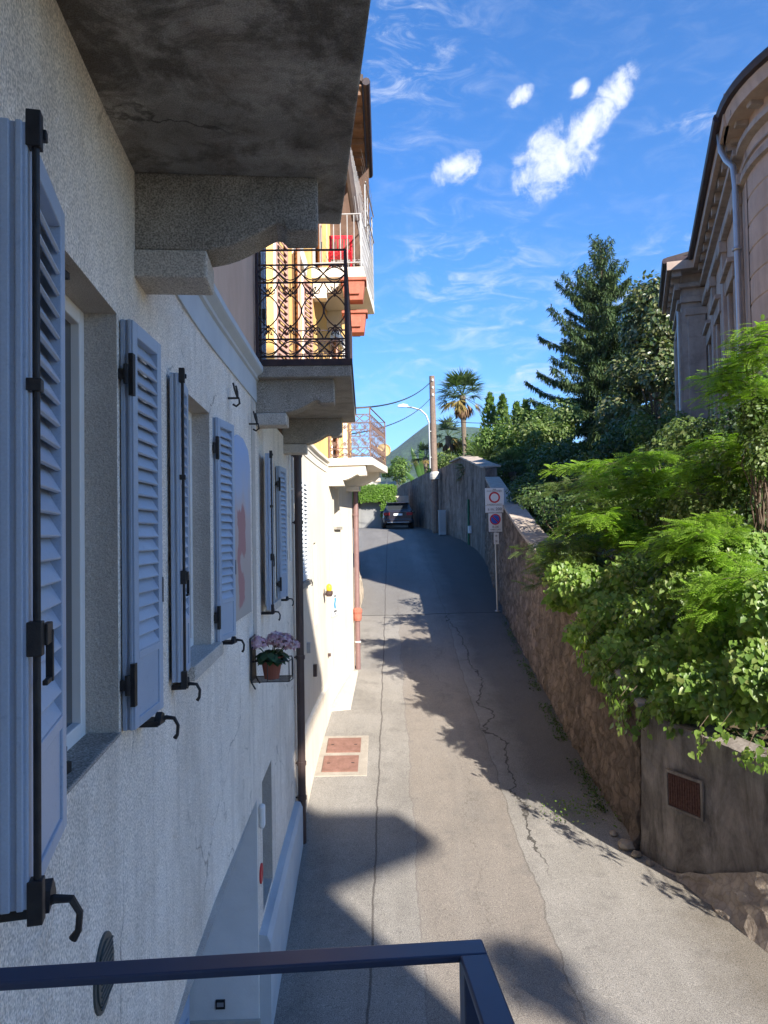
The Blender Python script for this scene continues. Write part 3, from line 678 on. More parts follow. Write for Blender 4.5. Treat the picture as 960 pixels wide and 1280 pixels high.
# shutters -----------------------------------------------------------
def shutter(parent, h, f, zb=ZS+.0, zt=.79, T=.045, m=M_shut, nsl=21, hinges=True, rod=False, catch=True, panel=.24, st=.052, inner_side=None):
    h = Vector((h[0], h[1], zb)); f = Vector((f[0], f[1], zb)); ex = (f-h).normalized(); L_ = (f-h).length
    ez = Vector((0, 0, 1)); ey = Vector((ex.y, -ex.x, 0))
    if ey.x > 0: ey = -ey          # towards the wall
    H = zt-zb; mb = MB()
    for a, b in (((0, 0, 0), (st, T, H)), ((L_-st, 0, 0), (L_, T, H)), ((st, 0, H-st), (L_-st, T, H)), ((st, 0.006, 0), (L_-st, T-.006, panel)),
                 ((st, 0, panel), (L_-st, T, panel+.03)), ((st, 0, 0), (L_-st, T, .035))): mb.fbox(h, ex, ey, ez, a, b)
    # moulded edge rebates on the free and hinge ends
    for x0, x1 in ((-.007, .0), (L_, L_+.007)):
        mb.fbox(h, ex, ey, ez, (x0, T*.16, 0.0), (x1, T*.42, H)); mb.fbox(h, ex, ey, ez, (x0, T*.62, 0.0), (x1, T*.98, H))
    o = mb.build('shutter', m, parent, bevel=.003)
    sl = MB(); z0, z1 = panel+.035, H-st-.005; pitch = (z1-z0)/nsl
    for i in range(nsl):
        z = z0+pitch*(i+.5)
        c = h+ex*(L_/2)+ey*(T/2)+ez*z; w = (L_-2*st)/2+.002
        # slat slopes down towards the street side
        u = (-ey*.50+ez*-.86).normalized()*(pitch*.70); v = u.cross(ex).normalized()*.0052
        sl.hexa([c-ex*w-u-v, c+ex*w-u-v, c+ex*w+u-v, c-ex*w+u-v, c-ex*w-u+v, c+ex*w-u+v, c+ex*w+u+v, c-ex*w+u+v])
    sl.build('slats', m, o, bevel=.002, bseg=1)
    if hinges:
        for zz in (.16, H-.20):
            hm = MB(); hm.fbox(h, ex, ey, ez, (-.018, -.004, zz-.075), (.012, .012, zz+.075))
            hm.fbox(h, ex, ey, ez, (-.024, .010, zz-.014), (0.0, .022, zz+.014)); hm.tube([h+ex*-.020+ey*.02+ez*(zz-.035), h+ex*-.020+ey*.02+ez*(zz+.035)], .010, 8)
            hm.fbox(h, ex, ey, ez, (-.026, .024, zz-.018), (-.014, T+.045, zz+.018))
            hm.build('hinge', M_iron, o)
    if rod:
        rm = MB(); x = L_-.012
        rm.tube([h+ex*x+ey*-.013+ez*-.02, h+ex*x+ey*-.013+ez*(H+.0)], .0075, 8)
        for zz, hh in ((H-.01, .035), (.01, .04), (.49, .032), (H*.66, .012)):
            rm.fbox(h, ex, ey, ez, (x-.014, -.024, zz-hh), (x+.014, .003, zz+hh))
        rm.fbox(h, ex, ey, ez, (x-.028, -.03, H-.02), (x-.01, -.012, H+.0))
        rm.fbox(h, ex, ey, ez, (x-.065, -.03, .475), (x-.01, -.018, .515)); rm.fbox(h, ex, ey, ez, (x-.065, -.032, .40), (x-.053, -.018, .50)); rm.fbox(h, ex, ey, ez, (x-.06, -.03, .40), (x-.01, -.02, .41))
        rm.build('bolt', M_iron, o, bevel=.002)
    else:
        rm = MB(); rm.fbox(h, ex, ey, ez, (L_-.012, .0, .42), (L_+.012, .03, .52)); rm.fbox(h, ex, ey, ez, (L_, .008, .36), (L_+.014, .016, .44)); rm.build('latch', M_iron, o)
    if catch:   # wrought shutter dog on the wall below the free end
        cm = MB(); xx = L_*.72 if rod is False else L_*.72
        p = h+ex*xx+ez*-.035; q = p-ey*.035
        cm.fbox(p, ex, ey, ez, (-.03, -.012, -.012), (.05, .10, .01))
        cm.prism([(-.035, -.004), (.045, -.008), (.03, .028), (.0, .04), (-.02, .02)], p-ey*.01, ex, ez, ey, -.012, .012)
        c0 = p-ey*.03+ex*.03
        cm.tube([p+ex*.02, c0+ez*.012, c0-ey*.03+ez*.008, c0-ey*.045+ez*-.02, c0-ey*.042+ez*-.055, c0-ey*.032+ez*-.07], [.010, .009, .008, .007, .007, .009], 7)
        cm.build('shutter_dog', M_iron, o)
    return o
shutter(near, (-.760, 1.815), (-.659, 1.405), rod=True, T=.048, nsl=22, hinges=False)
shutter(near, (-.888, 2.70), (-.893, 3.06), nsl=22)
shutter(near, (-1.02, 3.98), (-.961, 3.585), rod=True, nsl=22, hinges=False)
shutter(near, (-1.072, 4.93), (-1.037, 5.29), nsl=22)
shutter(near, (-1.085, 7.44), (-1.06, 7.08), rod=True, nsl=22, hinges=False)
shutter(near, (-1.14, 8.36), (-1.115, 8.73), nsl=22)

# pipes ----------------------------------------------------------------
def pipe(parent, x, y, z0, z1, r, m, collars=(), top=None, name='downpipe', collar_m=None):
    mb = MB(); pts = [(x, y, z0), (x, y, z1)]
    if top: pts += top
    mb.tube(pts, r, 12); o = mb.build(name, m, parent, smooth=False)
    for z in collars: c = MB(); c.tube([(x, y, z-.025), (x, y, z+.025)], r*1.22, 12); c.box((x-.05, y, z), (.1, .02, .02)); c.build('collar', collar_m or m, o)
    return o
pipe(near, xw(10.2)+.085, 10.2, gz(10.2)-.05, 1.32, .052, M_pipe, (-3.45, -3.0, -1.6, .2, 1.1))
pipe(far, xw(17.6)+.10, 17.66, gz(17.7)-.02, 1.35, .058, M_pipe2, (.5,))
cc = MB(); x_, y_ = xw(17.6)+.10, 17.66
cc.lathe((x_, y_, -1.95), [(.085, 0), (.10, .06), (.10, .16), (.115, .2), (.115, .26), (.07, .3)], 12); cc.build('pipe_joint', M_terra, far)
cc = MB()
for z in (-2.45,): cc.lathe((x_, y_, z), [(.07, 0), (.07, .03)], 12)
cc.build('pipe_ring', M_white, far)
cm = MB(); cm.tube([PW(9.75, -.3, .02), PW(9.75, 1.2, .02)], .012, 6); cm.tube([PW(9.75, .62, .02), PW(9.75, .62, .06)], .01); cm.build('cable', M_white, near)

# vent disc
vd = MB(); c = PW(2.43, -1.355, 0); n = wn(2.43); t = Vector((-n.y, n.x, 0)); ez = Vector((0, 0, 1))
def disc(mb, c, n, t, r0, off0, off1, k=28, sz=1.0):
    i = len(mb.v)
    for o_ in (off0, off1):
        for j in range(k):
            w = 2*pi*j/k; p = c+n*o_+t*(r0*cos(w))+ez*(r0*sz*sin(w)); mb.v.append(tuple(p))
    mb.f.append(tuple(range(i, i+k))); mb.f.append(tuple(i+k+j for j in reversed(range(k))))
    for j in range(k): mb.f.append((i+j, i+(j+1) % k, i+k+(j+1) % k, i+k+j))
disc(vd, c, n, t, .115, -.02, .008); disc(vd, c, n, t, .095, .004, .014)
for j in range(-4, 5): vd.fbox(c+ez*(j*.019), t, n, ez, (-.07, .012, -.003), (.07, .018, .003))
vd.build('vent_cover', mat('vent_grey', (.06, .075, .075), None, rough=.5), near, bevel=.002)

# doorway recess: back wall, blue door, baseboard, socket
yb_ = 6.72; nD = wn(5); 
dk = MB(); dk.quad(PW(3.1, -5.5, -.655), PW(6.8, -5.5, -.655), PW(6.8, -2.2, -.655), PW(3.1, -2.2, -.655)); dk.build('recess_back', M_plaster, near, fix=False)
dd = MB(); dd.fbox(PW(4.9, gz(5), -.64), (PW(6.6, 0)-PW(4.9, 0)).normalized(), nD, Vector((0, 0, 1)), (0, 0, 0), (1.75, .06, 2.0))
for k in range(5): dd.fbox(PW(4.9, gz(5), -.64), (PW(6.6, 0)-PW(4.9, 0)).normalized(), nD, Vector((0, 0, 1)), (.1, .06, .12+k*.38), (1.65, .075, .42+k*.38))
dr = dd.build('door', M_shut, near, bevel=.004)
hd = MB(); p = PW(6.0, -3.3, -.56); hd.tube([p, p+Vector((.06, 0, 0)), p+Vector((.06, -.12, 0))], .01); hd.build('handle', M_iron, dr)
M_reveal2 = mat('smooth_reveal', (.66, .65, .63), (.76, .75, .73), 1.5, .9, .2, 60, spec=.1, streak=(2, 4, .35), c3=(.54, .53, .51))
jb = MB(); A = PW(6.72, 0); 
jb.fbox(Vector((A.x, A.y, 0)), -wn(6.72), Vector((0, -1, 0)), Vector((0, 0, 1)), (-.0, -.0, -5.4), (.655, .012, -2.285)); jb.build('jamb_render', M_reveal2, near)
jb = MB(); jb.fbox(Vector((A.x, A.y, 0)), -wn(6.72), Vector((0, -1, 0)), Vector((0, 0, 1)), (-.02, .012, -5.4), (.652, .035, -4.15)); jb.build('skirting', M_concrete, near, bevel=.008)
sk = MB(); q = Vector((A.x, A.y, 0))-wn(6.72)*.33; sk.fbox(q, -wn(6.72), Vector((0, -1, 0)), Vector((0, 0, 1)), (-.04, .012, -4.06), (.04, .026, -3.98)); s_ = sk.build('socket', M_iron, near, bevel=.003)
sk = MB(); sk.fbox(q, -wn(6.72), Vector((0, -1, 0)), Vector((0, 0, 1)), (-.028, .027, -4.035), (.028, .031, -4.0)); sk.build('socket_cover', M_metalgrey, s_)
# red plaque and small wall lamp beside the doorway
rp = MB(); c = PW(6.9, -3.0, 0); n = wn(6.9); t = Vector((-n.y, n.x, 0)); disc(rp, c, n, t, .085, 0, .012); rp_ = rp.build('round_plaque', M_signred, None)
tag(rp_, 'small red round plaque on the grey house wall between the doorway and cellar window', 'plaque')
wl = MB(); c = PW(6.86, -2.48, 0); wl.fbox(c, t, n, ez, (-.05, 0, -.10), (.05, .05, .10)); wl_ = wl.build('lamp_housing', M_white, near, bevel=.02)
# orange lamp head standing in the doorway
ol = empty('warning_lamp', (PW(6.3, 0, -.50).x, 6.3, gz(6.3)), 'orange domed lamp head on a short post in the doorway at the lower left', 'lamp')
lm = MB(); c = ol.location; lm.lathe((c.x, c.y, c.z+.26), [(.055, 0), (.062, .03), (.06, .08), (.045, .13), (.015, .15)], 14); lm.build('lamp_head', M_orange, ol, smooth=True)
lm = MB(); lm.tube([(c.x, c.y, c.z), (c.x, c.y, c.z+.26)], .03, 10); lm.lathe((c.x, c.y, c.z), [(.1, 0), (.1, .02), (.04, .04)], 14); lm.build('post', M_metalgrey, ol)

# fresco panel (soft sky and rose patches)
def fresco_mat():
    m = bpy.data.materials.new('fresco'); m.use_nodes = True; nt = m.node_tree; N = nt.nodes; L = nt.links
    b = N['Principled BSDF']; b.inputs['Roughness'].default_value = .95
    g = N.new('ShaderNodeNewGeometry'); sp = N.new('ShaderNodeSeparateXYZ'); L.new(g.outputs['Position'], sp.inputs[0])
    n = N.new('ShaderNodeTexNoise'); n.inputs['Scale'].default_value = 3.0; n.inputs['Detail'].default_value = 7; L.new(g.outputs['Position'], n.inputs['Vector'])
    ma = N.new('ShaderNodeMath'); ma.operation = 'MULTIPLY_ADD'; L.new(n.outputs[0], ma.inputs[0]); ma.inputs[1].default_value = .55; L.new(sp.outputs[2], ma.inputs[2])
    r = N.new('ShaderNodeMapRange'); r.inputs[1].default_value = -.35; r.inputs[2].default_value = 1.3; L.new(ma.outputs[0], r.inputs[0])
    cr = N.new('ShaderNodeValToRGB'); e = cr.color_ramp.elements
    e[0].position = 0; e[0].color = (.42, .38, .34, 1); e[1].position = 1; e[1].color = (.40, .48, .62, 1)
    for p, c in ((.28, (.46, .38, .34)), (.50, (.50, .42, .40)), (.62, (.42, .46, .56)), (.8, (.33, .44, .66))):
        x = e.new(p); x.color = (*c, 1)
    L.new(r.outputs[0], cr.inputs[0])
    yw = N.new('ShaderNodeMath'); yw.operation = 'MULTIPLY_ADD'; L.new(n.outputs[0], yw.inputs[0]); yw.inputs[1].default_value = 1.1; L.new(sp.outputs[1], yw.inputs[2])
    y = N.new('ShaderNodeMath'); y.operation = 'SUBTRACT'; L.new(yw.outputs[0], y.inputs[0]); y.inputs[1].default_value = 6.5
    ya = N.new('ShaderNodeMath'); ya.operation = 'ABSOLUTE'; L.new(y.outputs[0], ya.inputs[0])
    yf = N.new('ShaderNodeMapRange'); yf.inputs[1].default_value = .15; yf.inputs[2].default_value = .19; yf.inputs[3].default_value = 1; yf.inputs[4].default_value = 0; L.new(ya.outputs[0], yf.inputs[0])
    zf = N.new('ShaderNodeMapRange'); zf.inputs[1].default_value = .52; zf.inputs[2].default_value = .48; L.new(ma.outputs[0], zf.inputs[0]); 
    z2 = N.new('ShaderNodeMapRange'); z2.inputs[1].default_value = -.24; z2.inputs[2].default_value = -.2; L.new(ma.outputs[0], z2.inputs[0])
    m1 = N.new('ShaderNodeMath'); m1.operation = 'MULTIPLY'; L.new(yf.outputs[0], m1.inputs[0]); L.new(zf.outputs[0], m1.inputs[1])
    m2 = N.new('ShaderNodeMath'); m2.operation = 'MULTIPLY'; L.new(m1.outputs[0], m2.inputs[0]); L.new(z2.outputs[0], m2.inputs[1])
    mx = N.new('ShaderNodeMix'); mx.data_type = 'RGBA'; L.new(m2.outputs[0], mx.inputs['Factor']); L.new(cr.outputs[0], mx.inputs[6]); mx.inputs[7].default_value = (.40, .21, .20, 1)
    L.new(mx.outputs[2], b.inputs['Base Color']); return m
fm = MB(); prof = [(5.50, -.62), (6.45, -.62), (6.45, .60), (6.35, .74), (6.1, .80), (5.85, .80), (5.6, .74), (5.50, .60)]
for k in range(len(prof)-1): pass
i0 = len(fm.v); 
for o_ in (0.0, .012):
    for y, z in prof: fm.v.append(tuple(PW(y, z, o_)))
k = len(prof); fm.f.append(tuple(range(k))); fm.f.append(tuple(k+j for j in range(k)))
for j in range(k): fm.f.append((j, (j+1) % k, k+(j+1) % k, k+j))
fm.build('fresco', fresco_mat(), near)

# curled iron hooks
for i, (y, z) in enumerate(((5.5, 1.02), (6.5, .98))):
    hk = MB(); p = PW(y, z, 0); n = wn(y); t = Vector((0, 1, 0))
    hk.tube([p+ez*.10-t*.06+n*.05, p+ez*.05-t*.05+n*.06, p+n*.07, p+ez*.05+t*.05+n*.06, p+ez*.10+t*.045+n*.05], .007, 6)
    hk.tube([p, p+n*.08, p+n*.085-ez*.04, p+n*.06-ez*.06, p+n*.035-ez*.045], .008, 6)
    hk.build('wall_hook', M_iron, near)

# ------------------------------------------------------------------ balconies
def bracket_prof(s=1.0, h=1.0):
    pts = [(0, 0), (.74, 0), (.74, -.22), (.61, -.225), (.60, -.20), (.57, -.195)]
    for i in range(7):
        u = i/6; pts.append((.54-.26*u, -.21-.10*sin(u*pi/2)))
    pts += [(.28, -.31), (.0, -.31)]
    return [(a*s, b*h) for a, b in pts]
def bracket(parent, y, ztop, m, m2, w=.2, s=1.0, h=1.0):
    n = wn(y); t = Vector((-n.y, n.x, 0)); o = PW(y, ztop, -.02)
    mb = MB(); mb.prism(bracket_prof(s, h), o, n, Vector((0, 0, 1)), t, -w/2, w/2)
    mb.build('bracket', m, parent, bevel=.012)
    mb = MB(); mb.fbox(o, n, t, Vector((0, 0, 1)), (0, -w/2-.015, -.425*h), (.30*s, w/2+.015, -.312*h)); mb.build('corbel', m2, parent, bevel=.012)
def arc(u0, z0, r, a0, a1, k=8):
    return [(u0+r*cos(a0+(a1-a0)*i/k), z0+r*sin(a0+(a1-a0)*i/k)) for i in range(k+1)]
def ornate(mb, A, B, z0, z1, r=.0065, unit=.19, n=5):
    A = Vector((A.x, A.y, 0)); B = Vector((B.x, B.y, 0)); L_ = (B-A).length; ex = (B-A)/L_; H = z1-z0
    P = lambda u, z: A+ex*u+Vector((0, 0, z0+z*H))
    def T(pts, rr=r): mb.tube([P(min(max(u, 0), L_), z) for u, z in pts], rr, n)
    nu = max(1, round(L_/unit)); w = L_/nu
    for f, rr in ((.86, r*1.4), (.70, r*1.4), (.19, r*1.4), (.035, r*1.6)): T([(0, f), (L_, f)], rr)
    mb.fbox(Vector((A.x, A.y, z1-.012)), ex, Vector((-ex.y, ex.x, 0)), Vector((0, 0, 1)), (0, -.012, 0), (L_, .012, .012))
    # interlaced bands
    p = L_/max(1, round(L_/.42))
    for (f0, f1) in ((.70, .86), (.035, .19)):
        zc, am = (f0+f1)/2, (f1-f0)/2
        for sgn in (1, -1):
            for sc_ in (1.0, .72):
                K = int(nu*6); T([(L_*i/K, zc+sgn*am*sc_*sin(2*pi*(L_*i/K)/p/1.0)*(1 if sc_ == 1 else 1)) for i in range(K+1)], r*.85)
    # ovals with scrolls
    for i in range(nu):
        uc = w*(i+.5)
        for sgn in (1, -1):
            pts = []
            for k in range(21):
                t = k/20; z = .19+(.70-.19)*t
                # three lobes: half lobe, full, half lobe
                cz = cos(5.6*(t-.5)); pts.append((uc+sgn*w*.49*(1 if cz > 0 else -1)*abs(cz)**.8, z))
            T(pts)
            for (zc, up) in ((.70-.075, 1), (.19+.075, -1)):
                rs = w*.20; c = uc+sgn*rs*1.05
                sp = [(c+sgn*rs*(1-.55*q/9)*cos(pi*.55+q*.62), zc+up*(rs/H)*(1-.55*q/9)*sin(pi*.55+q*.62)*1.0) for q in range(10)]
                T([(uc, zc-up*.055)]+[(a if sgn > 0 else a, b) for a, b in sp], r*.8)
        T([(uc, .70), (uc, .70-.12)], r*.8); T([(uc, .19), (uc, .19+.12)], r*.8)
def balcony(parent, ya, yb, z0, z1, proj, slab_m, br, rail=None, rail_m=None, rh=1.0, bm=M_granite, bm2=M_granite_l, edge_m=None, bs=1.0, bh=1.0, y_rail=.04, name='balcony'):
    a, b = PW(ya, 0, -.02), PW(yb, 0, -.02); c, d = PW(yb, 0, proj), PW(ya, 0, proj)
    mb = MB(); mb.hexa([(p.x, p.y, z0) for p in (a, b, c, d)]+[(p.x, p.y, z1) for p in (a, b, c, d)])
    s = mb.build(name, slab_m, parent, bevel=.008)
    if edge_m:
        e = MB(); o1 = .012
        a2, b2 = PW(ya-o1, 0, .0), PW(yb+o1, 0, .0); c2, d2 = PW(yb+o1, 0, proj+o1), PW(ya-o1, 0, proj+o1)
        e.hexa([(p.x, p.y, z1-.05) for p in (a2, b2, c2, d2)]+[(p.x, p.y, z1+.012) for p in (a2, b2, c2, d2)]); e.build('slab_edge', edge_m, s, bevel=.006)
    for y in br: bracket(s, y, z0+.002, bm, bm2, s=bs, h=bh)
    if rail:
        ra = MB(); zA = z1+.01
        i1, i2 = PW(ya+y_rail, 0, .03), PW(yb-y_rail, 0, .03); o1_, o2_ = PW(ya+y_rail, 0, proj-.04), PW(yb-y_rail, 0, proj-.04)
        for p in (i1, i2, o1_, o2_): ra.box((p.x, p.y, zA+rh/2), (.028, .028, rh))
        if rail == 'ornate':
            for (p, q) in ((i1, o1_), (o1_, o2_), (i2, o2_)): ornate(ra, p, q, zA, zA+rh)
        else:
            for (p, q) in ((i1, o1_), (o1_, o2_), (i2, o2_)):
                L_ = (q-p).length; k = int(L_/.11)
                for i in range(1, k): u = p+(q-p)*(i/k); ra.tube([(u.x, u.y, zA+.08), (u.x, u.y, zA+rh)], .009, 5)
                for zz in (zA+.08, zA+rh): ra.tube([(p.x, p.y, zz), (q.x, q.y, zz)], .015, 6)
        ra.build('railing', rail_m, s)
    return s
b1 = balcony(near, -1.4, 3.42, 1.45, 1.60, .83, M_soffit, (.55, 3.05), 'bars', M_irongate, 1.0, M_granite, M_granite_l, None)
b2 = balcony(near, 6.82, 9.62, 1.45, 1.60, .88, M_granite, (7.02, 9.35), 'ornate', M_irongate, 1.02, M_granite, M_granite_l, M_irongate)
b3 = balcony(far, 15.2, 17.35, 1.42, 1.57, .90, M_cornice, (15.35, 17.15), 'ornate', M_rust, 1.0, M_cornice, M_cornice, None, 1.05, .95)
b4 = balcony(far, 13.3, 15.7, 4.58, 4.76, .92, M_cornice, (13.5, 15.4), 'bars', M_greyiron, .95, M_cornice, M_cornice, None, .9, .8)
# our own balcony with the navy rail under the camera
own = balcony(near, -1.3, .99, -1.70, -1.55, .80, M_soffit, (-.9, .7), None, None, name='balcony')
rl = MB(); zt = -.497; wd = .034
c_i = PW(.985, 0, 0.01); c_o = Vector((.112, .952, 0)); dirw = (c_o-Vector((xw(.88), .885, 0))).normalized()
st = c_o-dirw*.80; pside = Vector((-dirw.y, dirw.x, 0)); back = Vector((dirw.y, -dirw.x, 0))
rl.fbox(Vector((st.x, st.y, zt-.010)), dirw, back, ez, (0, 0, 0), (.80, wd, .010))
rl.fbox(Vector((c_o.x, c_o.y, zt-.010)), -dirw, back, ez, (0, wd, 0), (wd, 2.1, .010))
rl2 = MB()
rl2.fbox(Vector((c_o.x, c_o.y, zt-.010)), -dirw, back, ez, (.004, .004, -1.05), (.030, .040, -.0))
rl2.fbox(Vector((c_o.x, c_o.y, zt-.010)), -dirw, back, ez, (.004, 1.1, -1.05), (.030, 1.14, -.0))
for k in range(1, 6): rl2.fbox(Vector((c_o.x, c_o.y, zt-.95)), -dirw, back, ez, (.0+.13*k, .010, 0), (.013+.13*k, .02, .012)) if False else None
rl2.fbox(Vector((c_o.x, c_o.y, zt-.97)), -dirw, back, ez, (.03, .008, 0), (.76, .03, .03))
rl2.fbox(Vector((c_o.x, c_o.y, zt-.97)), -dirw, back, ez, (.006, .04, 0), (.028, 2.1, .03))
rr_ = rl.build('railing', M_navy, own, bevel=.0025); rl2.build('railing_post', M_navy, own, bevel=.0025)

# ------------------------------------------------------------------ far house
SH = (10.78, 11.95, ZS+.02, .86, .10); SL1 = (13.02, 13.42, -1.52, -.10, .18); SL2 = (15.75, 16.25, .22, 1.02, .22); NI = (11.9, 12.6, -2.3, -1.6, .03)
facade('wall', 10.3, 17.75, -5.5, 1.45, [SH, SL1, SL2], M_cream, far)
D1 = (7.55, 8.45, 1.62, 4.1, .2); D2 = (10.9, 11.8, 1.62, 4.1, .2); D3 = (15.9, 16.8, 1.62, 4.1, .2); D4 = (14.0, 14.9, 4.78, 7.0, .2)
U1 = (10.9, 11.8, 5.0, 7.0, .2)
facade('upper_wall', 7.0, 17.75, 1.45, 7.75, [D1, D2, D3, D4, U1], M_yellow, far)
window(far, *SL1[:4], .16, .04, M_metalgrey, 0, 'slit_window'); window(far, *SL2[:4], .2, .04, M_metalgrey, 0, 'slit_window')
for d in (D1, D2, D3, D4, U1): window(far, *d[:4], .18, .07, M_white, 1, 'french_window', rail=.3)
# painted surrounds with grey ornament
for d in (D1, D2, D3, U1):
    s = MB(); gs = []
    for (a, b) in ((d[0]-.32, d[0]-.02), (d[1]+.02, d[1]+.32)):
        g = MB(); gs.append(g)
        s.hexa([tuple(PW(a, d[2]-.1, .0)), tuple(PW(b, d[2]-.1, .0)), tuple(PW(b, d[2]-.1, .025)), tuple(PW(a, d[2]-.1, .025))] +
               [tuple(PW(a, d[3]+.1, .0)), tuple(PW(b, d[3]+.1, .0)), tuple(PW(b, d[3]+.1, .025)), tuple(PW(a, d[3]+.1, .025))])
        z = d[2]
        while z < d[3]-.1:
            m_ = (a+b)/2
            for (p, q) in ((z, z+.09), (z+.11, z+.15)):
                g.hexa([tuple(PW(m_-.03, p, .025)), tuple(PW(m_+.03, p, .025)), tuple(PW(m_+.03, p, .031)), tuple(PW(m_-.03, p, .031)),
                        tuple(PW(m_-.025, q, .025)), tuple(PW(m_+.025, q, .025)), tuple(PW(m_+.025, q, .031)), tuple(PW(m_-.025, q, .031))])
            z += .17
    s.hexa([tuple(PW(d[0]-.32, d[3]+.1, .0)), tuple(PW(d[1]+.32, d[3]+.1, .0)), tuple(PW(d[1]+.32, d[3]+.1, .05)), tuple(PW(d[0]-.32, d[3]+.1, .05)),
            tuple(PW(d[0]-.32, d[3]+.3, .0)), tuple(PW(d[1]+.32, d[3]+.3, .0)), tuple(PW(d[1]+.32, d[3]+.3, .07)), tuple(PW(d[0]-.32, d[3]+.3, .07))])
    o = s.build('surround', M_white, far); [g.build('painted_ornament', M_greyorn, o) for g in gs]
def leaf(parent, y0, out, L_, z0, z1, m, ydir, name='shutter', nsl=26):
    p = PW(y0, 0, .03); q = PW(y0, 0, .03)+Vector((out, ydir*sqrt(max(0, L_*L_-out*out)), 0))
    return shutter(parent, (p.x, p.y), (q.x, q.y), z0, z1, .04, m, nsl, hinges=False, rod=False, catch=False, panel=.35)
leaf(far, D2[0]-.03, .10, .45, 1.63, 4.08, M_pinkshut, -1); leaf(far, D2[1]+.03, .10, .45, 1.63, 4.08, M_pinkshut, 1)
leaf(near, 7.50, .06, .42, 1.63, 4.08, M_shut, -1)
leaf(far, D1[1]+.03, .08, .45, 1.63, 4.08, M_pinkshut, 1)
leaf(far, D3[0]-.03, .10, .45, 1.63, 4.08, M_pinkshut, -1)
leaf(far, D4[0]-.03, .12, .45, 4.79, 6.95, M_pinkshut, -1)
# closed pale shutters
for (ya, yc) in ((10.80, 11.36), (11.38, 11.93)):
    p, q = PW(ya, 0, .035), PW(yc, 0, .035); shutter(far, (p.x, p.y), (q.x, q.y), ZS+.02, .86, .035, M_shutpale, 22, hinges=False, rod=False, catch=(ya > 11), panel=.03)
s = MB(); a, b, c, d = PW(10.7, 0, .08), PW(12.05, 0, .08), PW(12.05, 0, -.05), PW(10.7, 0, -.05); s.hexa([(p.x, p.y, ZS-.06) for p in (a, b, c, d)]+[(p.x, p.y, ZS+.01) for p in (a, b, c, d)]); s.build('sill', M_granite, far)
s = MB(); a, b, c, d = PW(15.7, 0, .06), PW(16.3, 0, .06), PW(16.3, 0, -.05), PW(15.7, 0, -.05); s.hexa([(p.x, p.y, .15) for p in (a, b, c, d)]+[(p.x, p.y, .21) for p in (a, b, c, d)]); s.build('sill', M_granite, far)
# end wall, roof
eb = MB(); E = PW(17.75, 0)
for (a, b) in (((E.x, E.y), (-9, 19.5)), ((-9, 19.5), (-9, 7.0)), ((-9, 7.0), (xw(7.0)-.01, 7.0))):
    z_ = -5.5 if a[1] > 10 else 1.45
    eb.quad((a[0], a[1], z_), (b[0], b[1], z_), (b[0], b[1], 7.75), (a[0], a[1], 7.75))
eb.build('end_wall', M_cream, far, fix=False)
XE = -.235
rf = MB(); rf.prism([(XE, 12.8), (XE, 16.2), (-.80, 16.4), (-.42, 18.1), (-10, 19.6), (-10, 12.8)], Vector((0, 0, 0)), Vector((1, 0, 0)), Vector((0, 1, 0)), ez, 7.80, 7.92)
rf.v = [(x, y, z+max(0, (XE-x))*.34) for x, y, z in rf.v]; roof = rf.build('roof', M_darkroof, far)
so_ = MB(); so_.prism([(XE-.03, 12.84), (XE-.03, 16.15), (xw(16.15)-.1, 16.15), (xw(12.84)-.1, 12.84)], Vector((0, 0, 0)), Vector((1, 0, 0)), Vector((0, 1, 0)), ez, 7.74, 7.77); so_.build('soffit', M_wood, roof)
y = 12.95
while y < 16.2:
    rt_ = MB(); rt_.box(((XE+xw(y))/2-.03, y, 7.68), (XE-xw(y)-.04, .09, .115)); rt_.build('rafter', M_wood, roof); y += .55
gt = MB(); gt.tube([(XE+.05, 12.8, 7.80), (XE+.05, 16.2, 7.80)], .07, 8); gt.build('gutter', M_irongate, roof)
# flat roof slab over the lower near part keeps light out
fl = MB(); fl.hexa([(-9, 7, 7.7), (xw(7)-.02, 7, 7.7), (xw(12.9)-.02, 12.9, 7.7), (-9, 12.9, 7.7), (-9, 7, 7.8), (xw(7)-.02, 7, 7.8), (xw(12.9)-.02, 12.9, 7.8), (-9, 12.9, 7.8)]); fl.build('flat_roof', M_darkroof, far)
# tall divider and mesh screens on the upper balcony
sm = MB()
for (y, z0, z1, o_) in ((13.34, 4.76, 7.70, .05), (15.66, 4.76, 6.6, .9), (13.9, 5.7, 6.5, .93), (14.6, 5.7, 6.6, .93)):
    p = PW(y, 0, o_); sm.tube([(p.x, p.y, z0), (p.x, p.y, z1)], .016, 6)
a, b = PW(14.0, 0, .94), PW(15.66, 0, .94)
for z in (6.05, 6.6): sm.tube([(a.x, a.y, z), (b.x, b.y, z)], .012, 6)
sm.build('screen_frame', M_greyiron, b4)
ms_ = MB(); a, b = PW(13.42, 0, .90), PW(15.6, 0, .93)
for i in range(24):
    u = i/23; p = a+(b-a)*u; top = 7.3-1.2*u; ms_.tube([(p.x-.25*(1-u), p.y, top), (p.x, p.y, 4.8)], .004, 4, False)
for i in range(14):
    z = 4.85+i*.16; ms_.tube([(a.x, a.y, z), (b.x, b.y, z)], .0035, 4, False)
ms_.build('screen_mesh', M_greyiron, b4)
